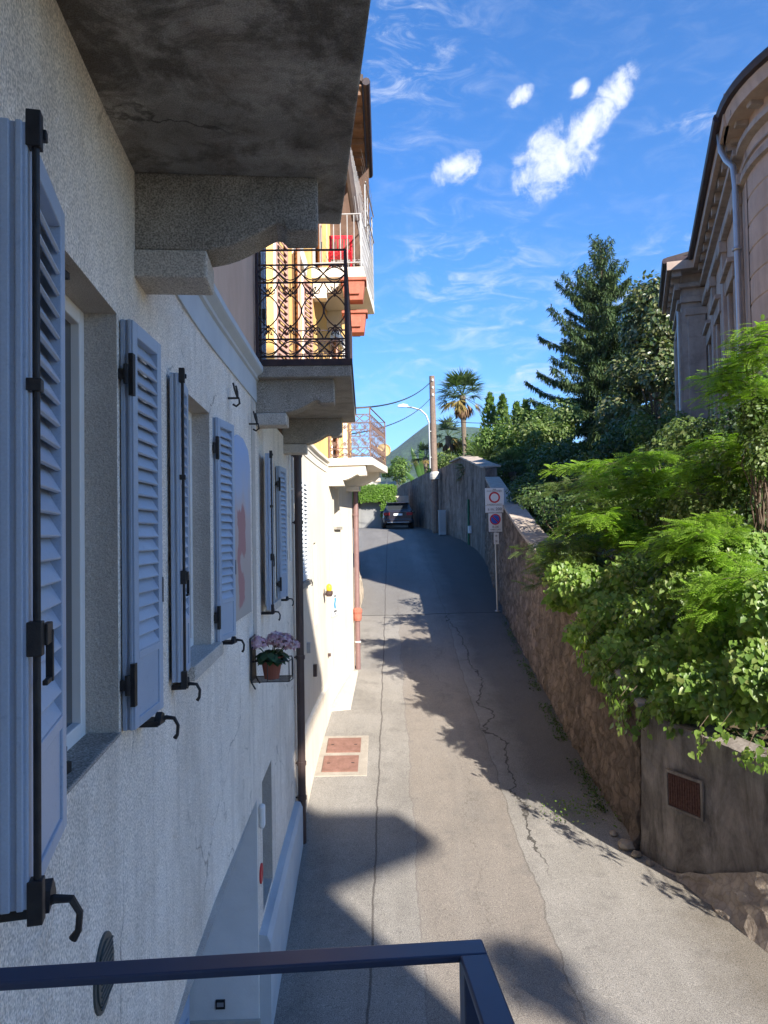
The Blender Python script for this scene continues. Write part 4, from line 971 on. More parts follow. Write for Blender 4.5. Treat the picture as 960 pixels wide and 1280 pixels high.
# partition slab dark diagonal (folded awning) under the eave
aw = MB(); p0, p1 = PW(13.0, 7.5, .55), PW(13.6, 5.7, .78); aw.tube([p0, p1], .075, 8); aw.tube([PW(13.6, 5.72, .80), PW(15.5, 5.72, .8)], .03, 6); aw.build('rolled_awning', M_darkroof, far)
pt_ = MB(); a, b = PW(15.76, 0, .0), PW(15.76, 0, .84); pt_.hexa([(a.x, a.y, 4.76), (b.x, b.y, 4.76), (b.x, b.y+.05, 4.76), (a.x, a.y+.05, 4.76), (a.x, a.y, 7.7), (b.x, b.y, 7.7), (b.x, b.y+.05, 7.7), (a.x, a.y+.05, 7.7)]); pt_.build('partition', mat('dark_board', (.10, .06, .045), (.14, .09, .07), 6, .8), b4)
# satellite dish
ds = MB(); c = Vector((.02, 17.6, 1.98)); 
ds.lathe((0, 0, 0), [(.02, -.05), (.12, -.035), (.20, .0), (.24, .05), (.235, .055), (.19, .01), (.11, -.02), (.02, -.035)], 20)
rotm = Matrix.Rotation(R(75), 3, 'X') @ Matrix.Rotation(0, 3, 'Z'); ds.v = [tuple(c+rotm @ (Vector(v)*.68)) for v in ds.v]
ds.tube([c, c+Vector((0, -.02, -.42))], .02); ds.tube([c+Vector((0, .02, -.2)), c+Vector((0, -.3, 0))], .008)
tag(ds.build('satellite_dish', mat('dish_ochre', (.55, .42, .2), None, rough=.5), None), 'small ochre satellite dish at the far corner of the ornate sunlit balcony', 'dish')
# lamp stub and small bracket high on the far house corner
ls = MB(); p = PW(17.7, 4.75, 0); ls.tube([p, p+Vector((.18, 0, .02))], .02); ls.box(p+Vector((.16, 0, -.02)), (.18, .16, .05)); ls.build('corner_lamp', M_iron, far)

# no parking plate, yellow beacon, little boxes on the cream wall
def wall_plate(y, z, w, h, items, label, name='parking_sign'):
    n = wn(y); t = Vector((-n.y, n.x, 0)); c = PW(y, z, .012)
    root = empty(name, c, label, 'sign')
    mb = MB(); mb.fbox(c, t, n, ez, (-w/2, 0, -h/2), (w/2, .008, h/2)); mb.build('plate', M_signwhite, root)
    return root, c, t, n
def put_text(s, size, c, t, n, m, parent, name='lettering', off=.012, ext=.001):
    cu = bpy.data.curves.new('txt', 'FONT'); cu.body = s; cu.size = size; cu.align_x = 'CENTER'; cu.align_y = 'CENTER'; cu.extrude = ext; cu.resolution_u = 2
    tmp = bpy.data.objects.new('txt', cu); col.objects.link(tmp); dg = bpy.context.evaluated_depsgraph_get(); dg.update()
    me = bpy.data.meshes.new_from_object(tmp.evaluated_get(dg)); bpy.data.objects.remove(tmp)
    mt = Matrix((( t.x, 0, n.x, 0), (t.y, 0, n.y, 0), (0, 1, 0, 0), (0, 0, 0, 1)))
    me.transform(mt); o = bpy.data.objects.new(name, me); col.objects.link(o); me.materials.clear(); me.materials.append(m); o.parent = parent
    base = Vector((0, 0, 0)); p = parent
    while p is not None: base += p.location; p = p.parent
    o.location = c+n*off-base; return o
def ring(mb, c, t, n, r0, r1, off, k=32):
    i = len(mb.v)
    for o_ in (off, off+.002):
        for r in (r0, r1):
            for j in range(k):
                w = 2*pi*j/k; mb.v.append(tuple(c+t*(r*cos(w))+ez*(r*sin(w))+n*o_))
    for j in range(k):
        j2 = (j+1) % k
        mb.f.append((i+2*k+j, i+2*k+j2, i+3*k+j2, i+3*k+j)); mb.f.append((i+j, i+j2, i+2*k+j2, i+2*k+j)); mb.f.append((i+k+j, i+k+j2, i+3*k+j2, i+3*k+j)); mb.f.append((i+j, i+j2, i+k+j2, i+k+j))
root, c, t, n = wall_plate(15.62, -1.40, .62, .44, None, 'small white no parking plate with blue disc on the cream house wall')
mb = MB(); disc(mb, c+ez*.04, n, t, .115, .009, .011, 24); mb.build('disc', M_signcyan, root)
mb = MB(); q = c+ez*.04+n*.012; dd_ = (t*.7-ez*.7).normalized(); mb.fbox(q, dd_, n, dd_.cross(n), (-.10, 0, -.018), (.10, .002, .018)); mb.build('bar', M_signwhite, root)
put_text('PASSO', .05, c+ez*.185, -t if False else t, n, M_ink, root); put_text('CARRABILE', .055, c-ez*.125, t, n, M_ink, root); put_text('N. 12', .04, c-ez*.18, t, n, M_ink, root)
yl = empty('beacon_lamp', PW(14.35, -1.0, 0), 'yellow warning beacon with dark base on the cream house wall above the parking plate', 'lamp')
mb = MB(); c = PW(14.35, -1.0, .11); mb.lathe((c.x, c.y, c.z-.02), [(.045, 0), (.052, .03), (.052, .09), (.035, .12), (.01, .135)], 14); mb.build('lens', M_yellowp, yl, smooth=True)
mb = MB(); mb.lathe((c.x, c.y, c.z-.12), [(.05, 0), (.07, .05), (.07, .098)], 14); mb.fbox(PW(14.35, -1.1, 0), wn(14), Vector((0, 1, 0)), ez, (0, -.03, 0), (.1, .03, .04)); mb.build('base', M_pipe, yl)
for (y, z, w_, h_, nm) in ((12.75, -2.22, .10, .20, 'meter_box'), (11.9, -1.72, .12, .16, 'meter_box'), (14.9, -2.3, .06, .06, 'wall_socket')):
    mb = MB(); n = wn(y); mb.fbox(PW(y, z, 0), Vector((-n.y, n.x, 0)), n, ez, (-w_/2, 0, -h_/2), (w_/2, .06, h_/2)); mb.build(nm, M_pipe if z < -2 else M_metalgrey, far, bevel=.005)
# stone plinth of the far house and doorstep
sweep('plinth', [(-.05, -5.5), (.05, -5.5), (.05, -2.85), (-.05, -2.8)], 10.4, 15.0, M_cream, far)
sp_ = MB(); 
for y in (15.3,): 
    a, b = PW(15.0, 0, 0), PW(17.4, 0, 0); sp_.hexa([(a.x, a.y, -4.2), (a.x+.42, a.y+.1, -4.2), (b.x+.14, b.y, -4.2), (b.x, b.y, -4.2), (a.x, a.y, gz(15)+.07), (a.x+.42, a.y+.1, gz(15)+.07), (b.x+.14, b.y, gz(17.4)+.06), (b.x, b.y, gz(17.4)+.06)])
sp_.build('doorstep', M_concrete, far, bevel=.01)

# ------------------------------------------------------------------ small things on the left
# hydrangea in a terracotta pot on a wire wall rack
ry, rz_ = 6.50, -1.20
rk = empty('wall_rack', PW(ry, rz_, 0), 'black wire pot rack fixed to the grey wall, holding the pink hydrangea', 'rack')
n = wn(ry); t = Vector((-n.y, n.x, 0)); P0 = PW(ry, rz_, 0)
mb = MB(); p = lambda a, b, z: P0+n*a+t*b+ez*z
for z in (0.0, .17):
    mb.tube([p(.02, -.13, z), p(.33, -.13, z), p(.35, 0, z), p(.33, .13, z), p(.02, .13, z)], .005, 5)
for b_ in np.linspace(-.12, .12, 7): mb.tube([p(.02, b_, 0), p(.33, b_, 0)], .003, 4)
for a_, b_ in ((.33, -.13), (.33, .13), (.35, 0), (.15, -.13), (.15, .13)): mb.tube([p(a_, b_, 0), p(a_, b_, .17)], .004, 4)
for b_ in (-.13, .13): mb.tube([p(.01, b_, .36), p(.015, b_, 0), p(.05, b_, -.06)], .007, 5)
mb.tube([p(.012, -.13, .36), p(.012, .13, .36)], .007, 5); mb.tube([p(.012, -.13, .02), p(.012, .13, .02)], .007, 5)
for s_ in (-1, 1): mb.tube([p(.012, s_*.02, .1), p(.012, s_*.07, .16), p(.012, s_*.08, .24), p(.012, s_*.03, .28), p(.012, s_*.02, .22)], .005, 5)
mb.build('wire_frame', M_iron, rk)
bk = MB(); bk.fbox(P0, t, n, ez, (-.10, .012, .0), (.10, .02, .26)); bk.build('back_plate', M_iron, rk)
fp = empty('flower_pot', p(.17, 0, .006), 'pink hydrangea in a brick red pot on the wire wall rack', 'potted plant')
c = fp.location; mb = MB(); mb.lathe(c, [(.062, 0), (.088, .15), (.100, .152), (.104, .19), (.090, .19), (.088, .165), (.01, .16)], 20); mb.build('pot', M_terra_d, fp, smooth=False)

def inst(T, Fq, O, M3):
    """instances: T (k,3) template, Fq (m,q) faces, O (N,3) origins, M3 (N,3,3)"""
    V = np.einsum('nij,kj->nki', M3, T)+O[:, None, :]; k = len(T); N_ = len(O)
    Fa = (Fq[None, :, :]+(np.arange(N_)*k)[:, None, None]).reshape(-1, Fq.shape[1])
    return V.reshape(-1, 3), Fa
def frames(nrm, fwd):
    nrm = nrm/np.linalg.norm(nrm, axis=1, keepdims=True)
    fwd = fwd-nrm*(fwd*nrm).sum(1, keepdims=True); fwd = fwd/(np.linalg.norm(fwd, axis=1, keepdims=True)+1e-9)
    side = np.cross(fwd, nrm); return np.stack([side, fwd, nrm], axis=2)
def rnd(n): 
    v = rng.normal(size=(n, 3)); return v/np.linalg.norm(v, axis=1, keepdims=True)
# leaf templates: x side, y forward, z normal
LEAF = np.array([(0, 0, 0), (.26, .3, .05), (.22, .7, .03), (0, 1, -.06), (-.22, .7, .03), (-.26, .3, .05), (0, .5, -.02)], float)
LEAF_F = np.array([(0, 1, 2, 6), (6, 2, 3, 3), (0, 6, 4, 5), (6, 3, 4, 4)], int)
LEAF_T = np.array([(0, 1, 6), (1, 2, 6), (2, 3, 6), (3, 4, 6), (4, 5, 6), (5, 0, 6)], int)
HEART = np.array([(0, .08, 0), (.2, -.06, .03), (.42, .12, .07), (.36, .45, .05), (0, 1, -.12), (-.36, .45, .05), (-.42, .12, .07), (-.2, -.06, .03), (0, .4, -.04)], float)
HEART_T = np.array([(0, 1, 8), (1, 2, 8), (2, 3, 8), (3, 4, 8), (4, 5, 8), (5, 6, 8), (6, 7, 8), (7, 0, 8)], int)
QUAD = np.array([(-.5, 0, 0), (.5, 0, 0), (.3, 1, 0), (-.3, 1, 0)], float); QUAD_F = np.array([(0, 1, 2, 3)])
DIAM = np.array([(0, 0, 0), (.22, .45, .04), (0, 1, -.03), (-.22, .45, .04)], float)
DIAM_T = np.array([(0, 1, 2), (0, 2, 3)])
def leaves(name, O, nrm, fwd, size, m, parent=None, T=LEAF, FT=LEAF_T, w=1.0):
    M3 = frames(nrm, fwd)*np.asarray(size)[:, None, None]; M3 = M3*np.array([w, 1, 1])[None, None, :]
    V, Fa = inst(T, FT, O, M3); return np_mesh(name, V, Fa, m, parent)
M_petal = leaf_mat('petals_pink', [(.55, .30, .42), (.68, .45, .55), (.75, .60, .66), (.48, .25, .36)], .2, .6)
M_hleaf = leaf_mat('hydrangea_leaf', [(.03, .07, .03), (.05, .11, .05)], .2, .4)
C0 = np.array(c); O = []; Nn = []
for (dx, dy, dz, r) in ((-.09, -.07, .30, .062), (-.13, .03, .27, .058), (.04, -.02, .33, .065), (.12, -.05, .31, .072), (.10, .06, .27, .07), (.0, .10, .28, .06), (.17, .0, .27, .06)):
    r *= 1.18; v = rnd(190); v[:, 2] = np.abs(v[:, 2])*.9-.2*rng.random(190); O.append(C0+np.array([dx, dy, dz])+v*r); Nn.append(v)
O = np.vstack(O); Nn = np.vstack(Nn); leaves('flower_heads', O, Nn+rnd(len(O))*.35, rnd(len(O)), rng.uniform(.018, .028, len(O)), M_petal, fp, QUAD, QUAD_F, .8)
k = 60; a = rng.random(k)*2*pi; rr2 = rng.uniform(.03, .12, k); O = C0+np.stack([rr2*np.cos(a), rr2*np.sin(a), rng.uniform(.17, .24, k)], 1)
leaves('foliage', O, np.stack([np.cos(a)*.5, np.sin(a)*.5, np.full(k, .8)], 1), np.stack([np.cos(a), np.sin(a), -.25*np.ones(k)], 1), rng.uniform(.07, .12, k), M_hleaf, fp, w=1.3)
st_ = MB()
for (dx, dy, dz) in ((-.09, -.07, .27), (.04, -.02, .3), (.12, -.05, .28), (.0, .10, .25), (.1, .06, .24)): st_.tube([c+Vector((0, 0, .15)), c+Vector((dx, dy, dz))], .005, 5)
st_.build('stem', M_hleaf, fp)

# red folding chair and its little table on the upper balcony
chr_ = empty('folding_chair', (PW(14.0, 0, .45).x, 14.0, 4.77), 'red slatted folding chair on the upper balcony', 'chair')
c = chr_.location; fr = MB(); sl = MB(); se = MB()
for x in (-.2, .2):
    fr.tube([c+Vector((x, .22, 0)), c+Vector((x, -.18, .45))], .016); fr.tube([c+Vector((x, -.22, 0)), c+Vector((x, .14, .45)), c+Vector((x, .24, .92))], .018)
fr.tube([c+Vector((-.2, -.2, .1)), c+Vector((.2, -.2, .1))], .01); fr.build('frame', M_red, chr_)
for z in (.60, .90): sl.box(c+Vector((0, .235-.2*(.9-z), z)), (.44, .02, .06))
for i in range(7): sl.box(c+Vector((-.18+.06*i, .21, .75)), (.025, .012, .27))
sl.build('backrest', M_red, chr_)
for i in range(6): se.box(c+Vector((0, -.18+.065*i, .46)), (.42, .045, .016))
se.build('seat', M_red, chr_)
# terracotta planters hooked below the upper balcony
def planter(loc, label):
    r = empty('planter_box', loc, label, 'planter', 'terracotta planters under the upper balcony')
    mb = MB(); w0, w1, d0, d1, h = .16, .20, .13, .17, .34
    V = [(-w0, -d0, 0), (w0, -d0, 0), (w0, d0, 0), (-w0, d0, 0), (-w1, -d1, h), (w1, -d1, h), (w1, d1, h), (-w1, d1, h)]
    L0 = Vector(loc); mb.hexa([L0+Vector(v) for v in V]); mb.box(L0+Vector((0, 0, h+.02)), (.46, .40, .06)); mb.build('box', M_terra, r, bevel=.012)
    pn = MB(); pn.box(L0+Vector((0, -.168, .18)), (.22, .02, .17)); pn.build('relief_panel', M_terra, r, bevel=.006)
    ba = MB(); ba.tube([L0+Vector((.0, .1, .12)), L0+Vector((-.25, .1, .12)), L0+Vector((-.25, .1, h+.04)), L0+Vector((.0, .1, h+.04))], .012, 5); ba.build('hanger', M_greyiron, r)
    return r
p1 = PW(13.28, 4.12, .74); planter(p1, 'terracotta planter box hooked right under the upper balcony, topmost of two')
p2 = PW(13.55, 3.62, .74); planter(p2, 'terracotta planter box hanging lowest, below the other planter')

# ------------------------------------------------------------------ building behind the viewpoint (throws the shade on the grey house)
ab = empty('apartment_block', (2, -14, gz(-14)), 'tall pale apartment block with balconies behind the viewpoint', 'apartment block')
mb = MB(); BX = 11.45; mb.hexa([(-9, -18, -7), (BX, -18, -7), (BX, -10, -7), (-9, -10, -7), (-9, -18, 12.95), (BX, -18, 12.95), (BX, -10, 12.95), (-9, -10, 12.95)]); mb.build('wall', M_cream, ab)
mb = MB()
for y in (-19, -9.6): mb.v += [(-10, y, 12.75), (13.9, y, 12.95), (13.9, y, 13.3), (2, y, 16.3), (-10, y, 13.3)]
mb.f = [(0, 1, 2, 3, 4), (9, 8, 7, 6, 5)]+[(k, k+5, (k+1) % 5+5, (k+1) % 5) for k in range(5)]; mb.build('roof', M_darkroof, ab)
for z in (9.35,):
    mb = MB(); mb.hexa([(BX, -10.6, z-.5), (13.5, -10.6, z+.25), (13.5, -10.2, z+.25), (BX, -10.2, z-.5), (BX, -10.6, z+.35), (13.65, -10.6, z+.35), (13.65, -10.2, z+.35), (BX, -10.2, z+.35)])
    s_ = mb.build('balcony', M_concrete, ab); mb = MB()
    mb.box((13.6, -10.4, z+.6), (.08, .4, .6)); mb.box((12.9, -10.25, z+.6), (1.4, .06, .7)); mb.box((12.0, -10.25, z+.75), (1.0, .06, 1.0)); mb.build('parapet', M_concrete, s_)
for z in (0.5, 3.5, 6.5, 9.6):
    for x in (-3, 2, 7, 10): 
        mb = MB(); mb.box((x, -9.98, z+.8), (1.1, .08, 1.5)); f_ = mb.build('window', M_white, ab); mb = MB(); mb.box((x, -9.95, z+.8), (.95, .06, 1.35)); mb.build('pane', M_glass, f_)

# ------------------------------------------------------------------ villa on the right
vl = empty('villa', (11, 17, soilz(10, 17)), 'old weathered brown villa with deep eaves and a rounded bay above the garden', 'villa')
ZE = 9.02; VC = Vector((11.3, 15.2, 0)); RW = 3.49
fdir = Vector((sin(R(18.4)), cos(R(18.4)), 0)); fn = Vector((-fdir.y, fdir.x, 0))   # towards the street
A0 = Vector((8.06, 16.55, 0)); LF = 9.4
A1 = A0+fdir*LF
mb = MB(); wv = []
holes = [(1.6, 2.6, 1.4, 6.0), (4.6, 5.6, 1.4, 6.0), (7.2, 8.1, 1.4, 6.0)]
us = sorted({-.4, 0, LF} | {h[0] for h in holes} | {h[1] for h in holes}); zs_ = [-2, 1.4, 6.0, ZE]
vp = lambda u, z, o=0: A0+fdir*u+fn*o+Vector((0, 0, z))
for i in range(len(us)-1):
    for j in range(3):
        um = (us[i]+us[i+1])/2
        if j == 1 and any(h[0] < um < h[1] for h in holes): continue
        mb.quad(vp(us[i], zs_[j]), vp(us[i+1], zs_[j]), vp(us[i+1], zs_[j+1]), vp(us[i], zs_[j+1]))
# body behind
Bk = Vector((9, -3, 0)).normalized()*10
mb.quad(vp(LF, -2), vp(LF, ZE), vp(LF, ZE)+Bk, vp(LF, -2)+Bk); 
mb.build('wall', M_villa, vl, fix=False)
rv = MB()
for h in holes:
    for (a, b) in ((h[0], h[0]), (h[1], h[1])): rv.quad(vp(a, h[2]), vp(a, h[2], -.35), vp(a, h[3], -.35), vp(a, h[3]))
    rv.quad(vp(h[0], h[3]), vp(h[0], h[3], -.35), vp(h[1], h[3], -.35), vp(h[1], h[3])); rv.quad(vp(h[0], h[2]), vp(h[1], h[2]), vp(h[1], h[2], -.35), vp(h[0], h[2], -.35))
rv.build('window_reveal', M_villastone, vl, fix=False)
for h in holes:
    f_ = MB(); g_ = MB(); s_ = MB()
    for a, b in (((h[0], -.30, h[2]), (h[0]+.08, -.24, h[3])), ((h[1]-.08, -.30, h[2]), (h[1], -.24, h[3])), (((h[0]+h[1])/2-.05, -.30, h[2]), ((h[0]+h[1])/2+.05, -.23, h[3])), ((h[0], -.30, h[3]-.1), (h[1], -.241, h[3])), ((h[0], -.30, 4.4), (h[1], -.242, 4.5))):
        f_.fbox(A0, fdir, fn, ez, a, b)
    wf = f_.build('window', M_polewood, vl); g_.fbox(A0, fdir, fn, ez, (h[0], -.28, h[2]), (h[1], -.265, h[3])); g_.build('pane', M_glass, wf)
    for a, b in (((h[0]-.25, 0, h[2]), (h[0], .09, h[3])), ((h[1], 0, h[2]), (h[1]+.25, .09, h[3])), ((h[0]-.32, 0, h[3]), (h[1]+.32, .14, h[3]+.35)), ((h[0]-.35, 0, h[3]+.35), (h[1]+.35, .25, h[3]+.47)), ((h[0]-.3, 0, h[2]-.22), (h[1]+.3, .22, h[2]))):
        s_.fbox(A0, fdir, fn, ez, a, b)
    s_.build('window_surround', M_villastone, vl, bevel=.015)
# pilasters and string courses on the long face
ps = MB()
for u in (.35, 3.4, 6.3): ps.fbox(A0, fdir, fn, ez, (u, 0, -2), (u+.45, .13, 7.55)); ps.fbox(A0, fdir, fn, ez, (u-.08, 0, 7.3), (u+.53, .2, 7.6))
ps.fbox(A0, fdir, fn, ez, (-.1, 0, 7.6), (LF, .16, 7.85)); ps.fbox(A0, fdir, fn, ez, (-.1, 0, .55), (LF, .16, .75)); ps.fbox(A0, fdir, fn, ez, (-.1, 0, 8.25), (LF, .22, 8.4))
ps.build('pilasters', M_villastone, vl, bevel=.02)
# far projecting block with corner pilaster
bl = MB(); q0 = vp(LF-.05, 0); q1 = q0+fn*1.05; 
def blk(mb, u0, u1, o0, o1, z0, z1): mb.fbox(A0, fdir, fn, ez, (u0, o0, z0), (u1, o1, z1))
blk(bl, LF, LF+3.9, -6, .80, -2, ZE-.05); bl.build('corner_block', M_villastone, vl)
bl = MB()
for (o0, o1) in ((-.0, .82),):
    blk(bl, LF-.10, LF-.001, .05, .62, -2, 7.3); blk(bl, LF-.14, LF-.001, -.02, .70, 7.3, 7.55)
    blk(bl, LF-.12, LF-.001, -.02, .84, 7.75, 7.95); blk(bl, LF-.2, LF-.001, -.02, .90, 8.25, 8.4); blk(bl, LF-.08, LF-.001, .0, .8, .5, .75)
blk(bl, LF+.1, LF+.7, .80, .9, -2, 7.5); blk(bl, LF+1.0, LF+3.9, .80, .86, 7.3, 7.6); blk(bl, LF+3.1, LF+3.7, .8, .9, -2, 7.3); blk(bl, LF-.14, LF+3.9, .801, 1.02, 8.2, 8.4); blk(bl, LF-.0, LF+3.8, .801, .93, 7.75, 7.9)
bl.build('block_pilasters', M_villastone, vl, bevel=.02)
for (a, b, z0, z1) in ((LF+1.4, LF+2.3, 1.4, 5.6),):
    w_ = MB(); blk(w_, a, b, .80, .83, z0, z1); w_ = w_.build('window', M_polewood, vl); g_ = MB(); blk(g_, a+.08, b-.08, .831, .835, z0+.08, z1-.08); g_.build('pane', M_glass, w_)
# round bay: wall with rustication grooves
bay = MB(); K = 60; zz = [-2.0]; z = -2.0
while z < ZE-.9: zz += [z+.50, z+.52, z+.55, z+.57]; z += .57
zz = [q for q in zz if q < ZE-.7]+[ZE-.7, ZE]; prof = []
for i, q in enumerate(zz):
    r_ = RW
    prof.append([RW, q])
gi = 0
for i in range(1, len(zz)-2):
    m4 = (i-1) % 4
    prof[i][0] = RW if m4 in (0, 3) else RW-.02
bay.lathe(VC, [(r_, q) for r_, q in prof], 72); bay.build('round_bay', M_villa, vl, smooth=False)
bb = MB()
for (r0, z0, z1) in ((RW+.10, 7.55, 7.75), (RW+.06, 7.85, 7.95), (RW+.16, 8.2, 8.38)):
    bb.lathe(VC+Vector((0, 0, z0)), [(r0-.2, 0), (r0, .03), (r0, z1-z0-.03), (r0-.05, z1-z0)], 72)
bb.build('bay_moulding', M_villastone, vl)
# soffits, fascia, gutter
ev = MB(); EO = .46
ev.fbox(A0, fdir, fn, ez, (-1.0, -.2, ZE-.28), (LF+.02, EO-.12, ZE-.18)); 
ev.fbox(A0, fdir, fn, ez, (LF-.75, .79, ZE-.28), (LF+4.6, .80+EO, ZE-.18)); ev.fbox(A0, fdir, fn, ez, (LF-.75, -.1, ZE-.283), (LF, .79, ZE-.183))
ev.lathe(VC+Vector((0, 0, ZE-.28)), [(RW-.3, 0), (RW+EO-.1, 0), (RW+EO-.1, .1), (RW-.3, .1)], 72)
ev.build('soffit', M_villastone, vl)
md = MB(); u = .2
while u < LF-.8: md = MB(); md.fbox(A0, fdir, fn, ez, (u, .01, ZE-.5), (u+.22, EO-.16, ZE-.285)); md.build('eave_bracket', M_villastone, vl, bevel=.015); u += .9
u = LF-.6
while u < LF+4.4: md = MB(); md.fbox(A0, fdir, fn, ez, (u, .80, ZE-.5), (u+.22, .8+EO-.16, ZE-.285)); md.build('eave_bracket', M_villastone, vl, bevel=.015); u += .9
for k in range(30):
    a = 2*pi*k/30; d_ = Vector((cos(a), sin(a), 0)); md = MB(); md.fbox(VC, d_, Vector((-d_.y, d_.x, 0)), ez, (RW-.05, -.09, ZE-.42), (RW+EO-.2, .09, ZE-.285)); md.build('eave_bracket', M_villastone, vl, bevel=.015)
gu = MB()
fa = MB(); fa.fbox(A0, fdir, fn, ez, (-.6, EO-.14, ZE-.32), (LF-.7, EO-.02, ZE-.04)); fa.fbox(A0, fdir, fn, ez, (LF-.8, EO-.1, ZE-.32), (LF-.68, .8+EO, ZE-.04)); fa.fbox(A0, fdir, fn, ez, (LF-.78, .8+EO-.1, ZE-.322), (LF+4.6, .8+EO, ZE-.042))
fa.lathe(VC+Vector((0, 0, ZE-.32)), [(RW+EO-.2, 0), (RW+EO-.06, 0), (RW+EO-.02, .28), (RW+EO-.2, .28)], 72); fa.build('fascia', M_villa, vl)
gu.tube([vp(-.35, ZE+.02, EO+.06), vp(LF-.74, ZE+.02, EO+.06), vp(LF-.74, ZE+.02, .8+EO+.05), vp(LF+4.6, ZE+.02, .8+EO+.05)], .10, 8)
gu.lathe(VC+Vector((0, 0, ZE-.06)), [(RW+EO-.05, 0), (RW+EO+.08, .02), (RW+EO+.12, .12), (RW+EO+.10, .17), (RW+EO-.05, .17)], 72)
gu.build('gutter', M_irongate, vl)
rf = MB(); rf.lathe(VC+Vector((0, 0, ZE+.08)), [(RW+EO, 0), (.1, 1.3)], 60)
P4 = [vp(-1, ZE+.08, EO), vp(LF, ZE+.08, EO), vp(LF, ZE+1.5, -7), vp(-1, ZE+1.5, -7)]; rf.hexa(P4+[q+Vector((0, 0, .1)) for q in P4])
P4 = [vp(LF-.6, ZE+.083, .8+EO), vp(LF+4.6, ZE+.083, .8+EO), vp(LF+4.6, ZE+1.5, -7), vp(LF-.6, ZE+1.5, -7)]; rf.hexa(P4+[q+Vector((0, 0, .1)) for q in P4]); rf.build('roof', M_darkroof, vl)
# villa downpipe
dp = MB(); q = vp(-.05, 0, .14)
dp.tube([vp(.25, ZE-.02, EO-.02), vp(.25, ZE-.45, EO-.05), vp(.12, ZE-.75, .32), vp(.02, ZE-.95, .2), vp(0.0, ZE-1.4, .17), vp(0, 3, .17), vp(0, -1.5, .17)], .065, 10)
for z in (6.2, 3.6, 1.0): dp.tube([vp(0, z-.03, .17), vp(0, z+.03, .17)], .105, 10)
dp.build('downpipe', M_metalgrey, vl, smooth=True)
mb = MB(); mb.tube([vp(LF+.9, 8.0, .86), vp(LF+.9, -1, .86)], .06, 8); mb.build('downpipe', M_metalgrey, vl)

# ------------------------------------------------------------------ signs and pole
sg = empty('sign_post', (3.30, 22.5, gz(22.5)), 'thin grey sign post with stacked white traffic plates beside the low stone wall', 'road sign')
o = Vector(sg.location); mb = MB(); mb.tube([o, o+Vector((-.02, 0, 3.62))], .03, 8); mb.lathe(o, [(.08, -.02), (.08, .03), (.03, .05)], 10); mb.build('post', M_galv, sg)
tX = Vector((1, .05, 0)).normalized(); nX = Vector((.05, -1, 0)).normalized()
def plate(cx, z0, z1, w):
    c = Vector((o.x-.03+cx, o.y-.06, (z0+z1)/2)); mb = MB(); mb.fbox(c, tX, nX, ez, (-w/2, 0, -(z1-z0)/2), (w/2, .006, (z1-z0)/2)); p = mb.build('plate', M_signwhite, sg, bevel=.002, bseg=1)
    mb = MB()
    for z in (-(z1-z0)*.25, (z1-z0)*.25): mb.fbox(c, tX, -nX, ez, (-w*.4, 0, z-.02), (w*.4, .03, z+.02))
    mb.build('rail', M_galv, sg); return c, p
c, p = plate(0, .845, 1.36, .56); mb = MB(); ring(mb, c-ez*.02, tX, nX, .118, .165, .007); mb.build('prohibition_ring', M_signred, p)
put_text('VIA', .065, c+ez*.215, tX, nX, M_ink, p); put_text('C.LO CATTANEO', .058, c+ez*.165, tX, nX, M_ink, p); put_text('ECCETTO AUTORIZZATI', .04, c-ez*.225, tX, nX, M_ink, p)
c, p = plate(0, .635, .835, .56); put_text('a m. 200', .12, c, tX, nX, M_ink, p)
c, p = plate(0.01, .07, .615, .40)
mb = MB(); ring(mb, c+ez*.09, tX, nX, .125, .162, .007); dd_ = (tX*.7-ez*.7).normalized(); mb.fbox(c+ez*.09+nX*.0095, dd_, nX, dd_.cross(nX), (-.13, 0, -.016), (.13, .002, .016)); mb.build('prohibition_ring', M_signred, p)
mb = MB(); disc(mb, c+ez*.09, nX, tX, .128, .006, .0085, 28); mb.build('blue_disc', M_signblue, p)
put_text('0-24', .10, c-ez*.135, tX, nX, M_ink, p); put_text('AMBO I LATI', .055, c-ez*.215, tX, nX, M_ink, p)
c, p = plate(.03, -.30, .04, .15); put_text('*', .16, c+ez*.045, tX, nX, M_ink, p); put_text('*', .16, c-ez*.115, tX, nX, M_ink, p)

up_ = empty('utility_pole', (2.78, 41.0, gz(41)), 'brown wooden utility pole standing against the tall garden wall', 'pole')
o = Vector(up_.location); top = Vector((2.72, 41.0, 8.62)); mb = MB(); mb.tube([o, top], [.20, .145], 12); mb.build('pole', M_polewood, up_)
mb = MB()
for z in (8.3, 7.9, 7.5): mb.lathe((2.78-.03, 40.85, z), [(.03, 0), (.06, .03), (.06, .1), (.03, .14)], 8)
mb.build('insulator', M_white, up_)
mb = MB(); mb.lathe((2.78, 41, 3.0), [(.27, 0), (.29, .12), (.29, .3), (.22, .42)], 12); mb.build('pole_shoe', M_concrete, up_)
sl_ = empty('street_lamp', (2.55, 40.95, 3.6), 'grey street lamp on a curved arm fixed to the utility pole', 'street lamp')
mb = MB(); mb.tube([(2.53, 40.9, 3.6), (2.50, 40.9, 6.1), (2.36, 40.9, 6.5), (2.05, 40.9, 6.78), (1.6, 40.9, 6.92), (1.35, 40.9, 6.95)], .045, 8)
for z in (4.2, 5.6): mb.tube([(2.52, 40.9, z), (2.74, 40.95, z)], .03)
mb.build('arm', M_galv, sl_)
mb = MB(); mb.v = []; cc_ = Vector((1.12, 40.9, 7.0))
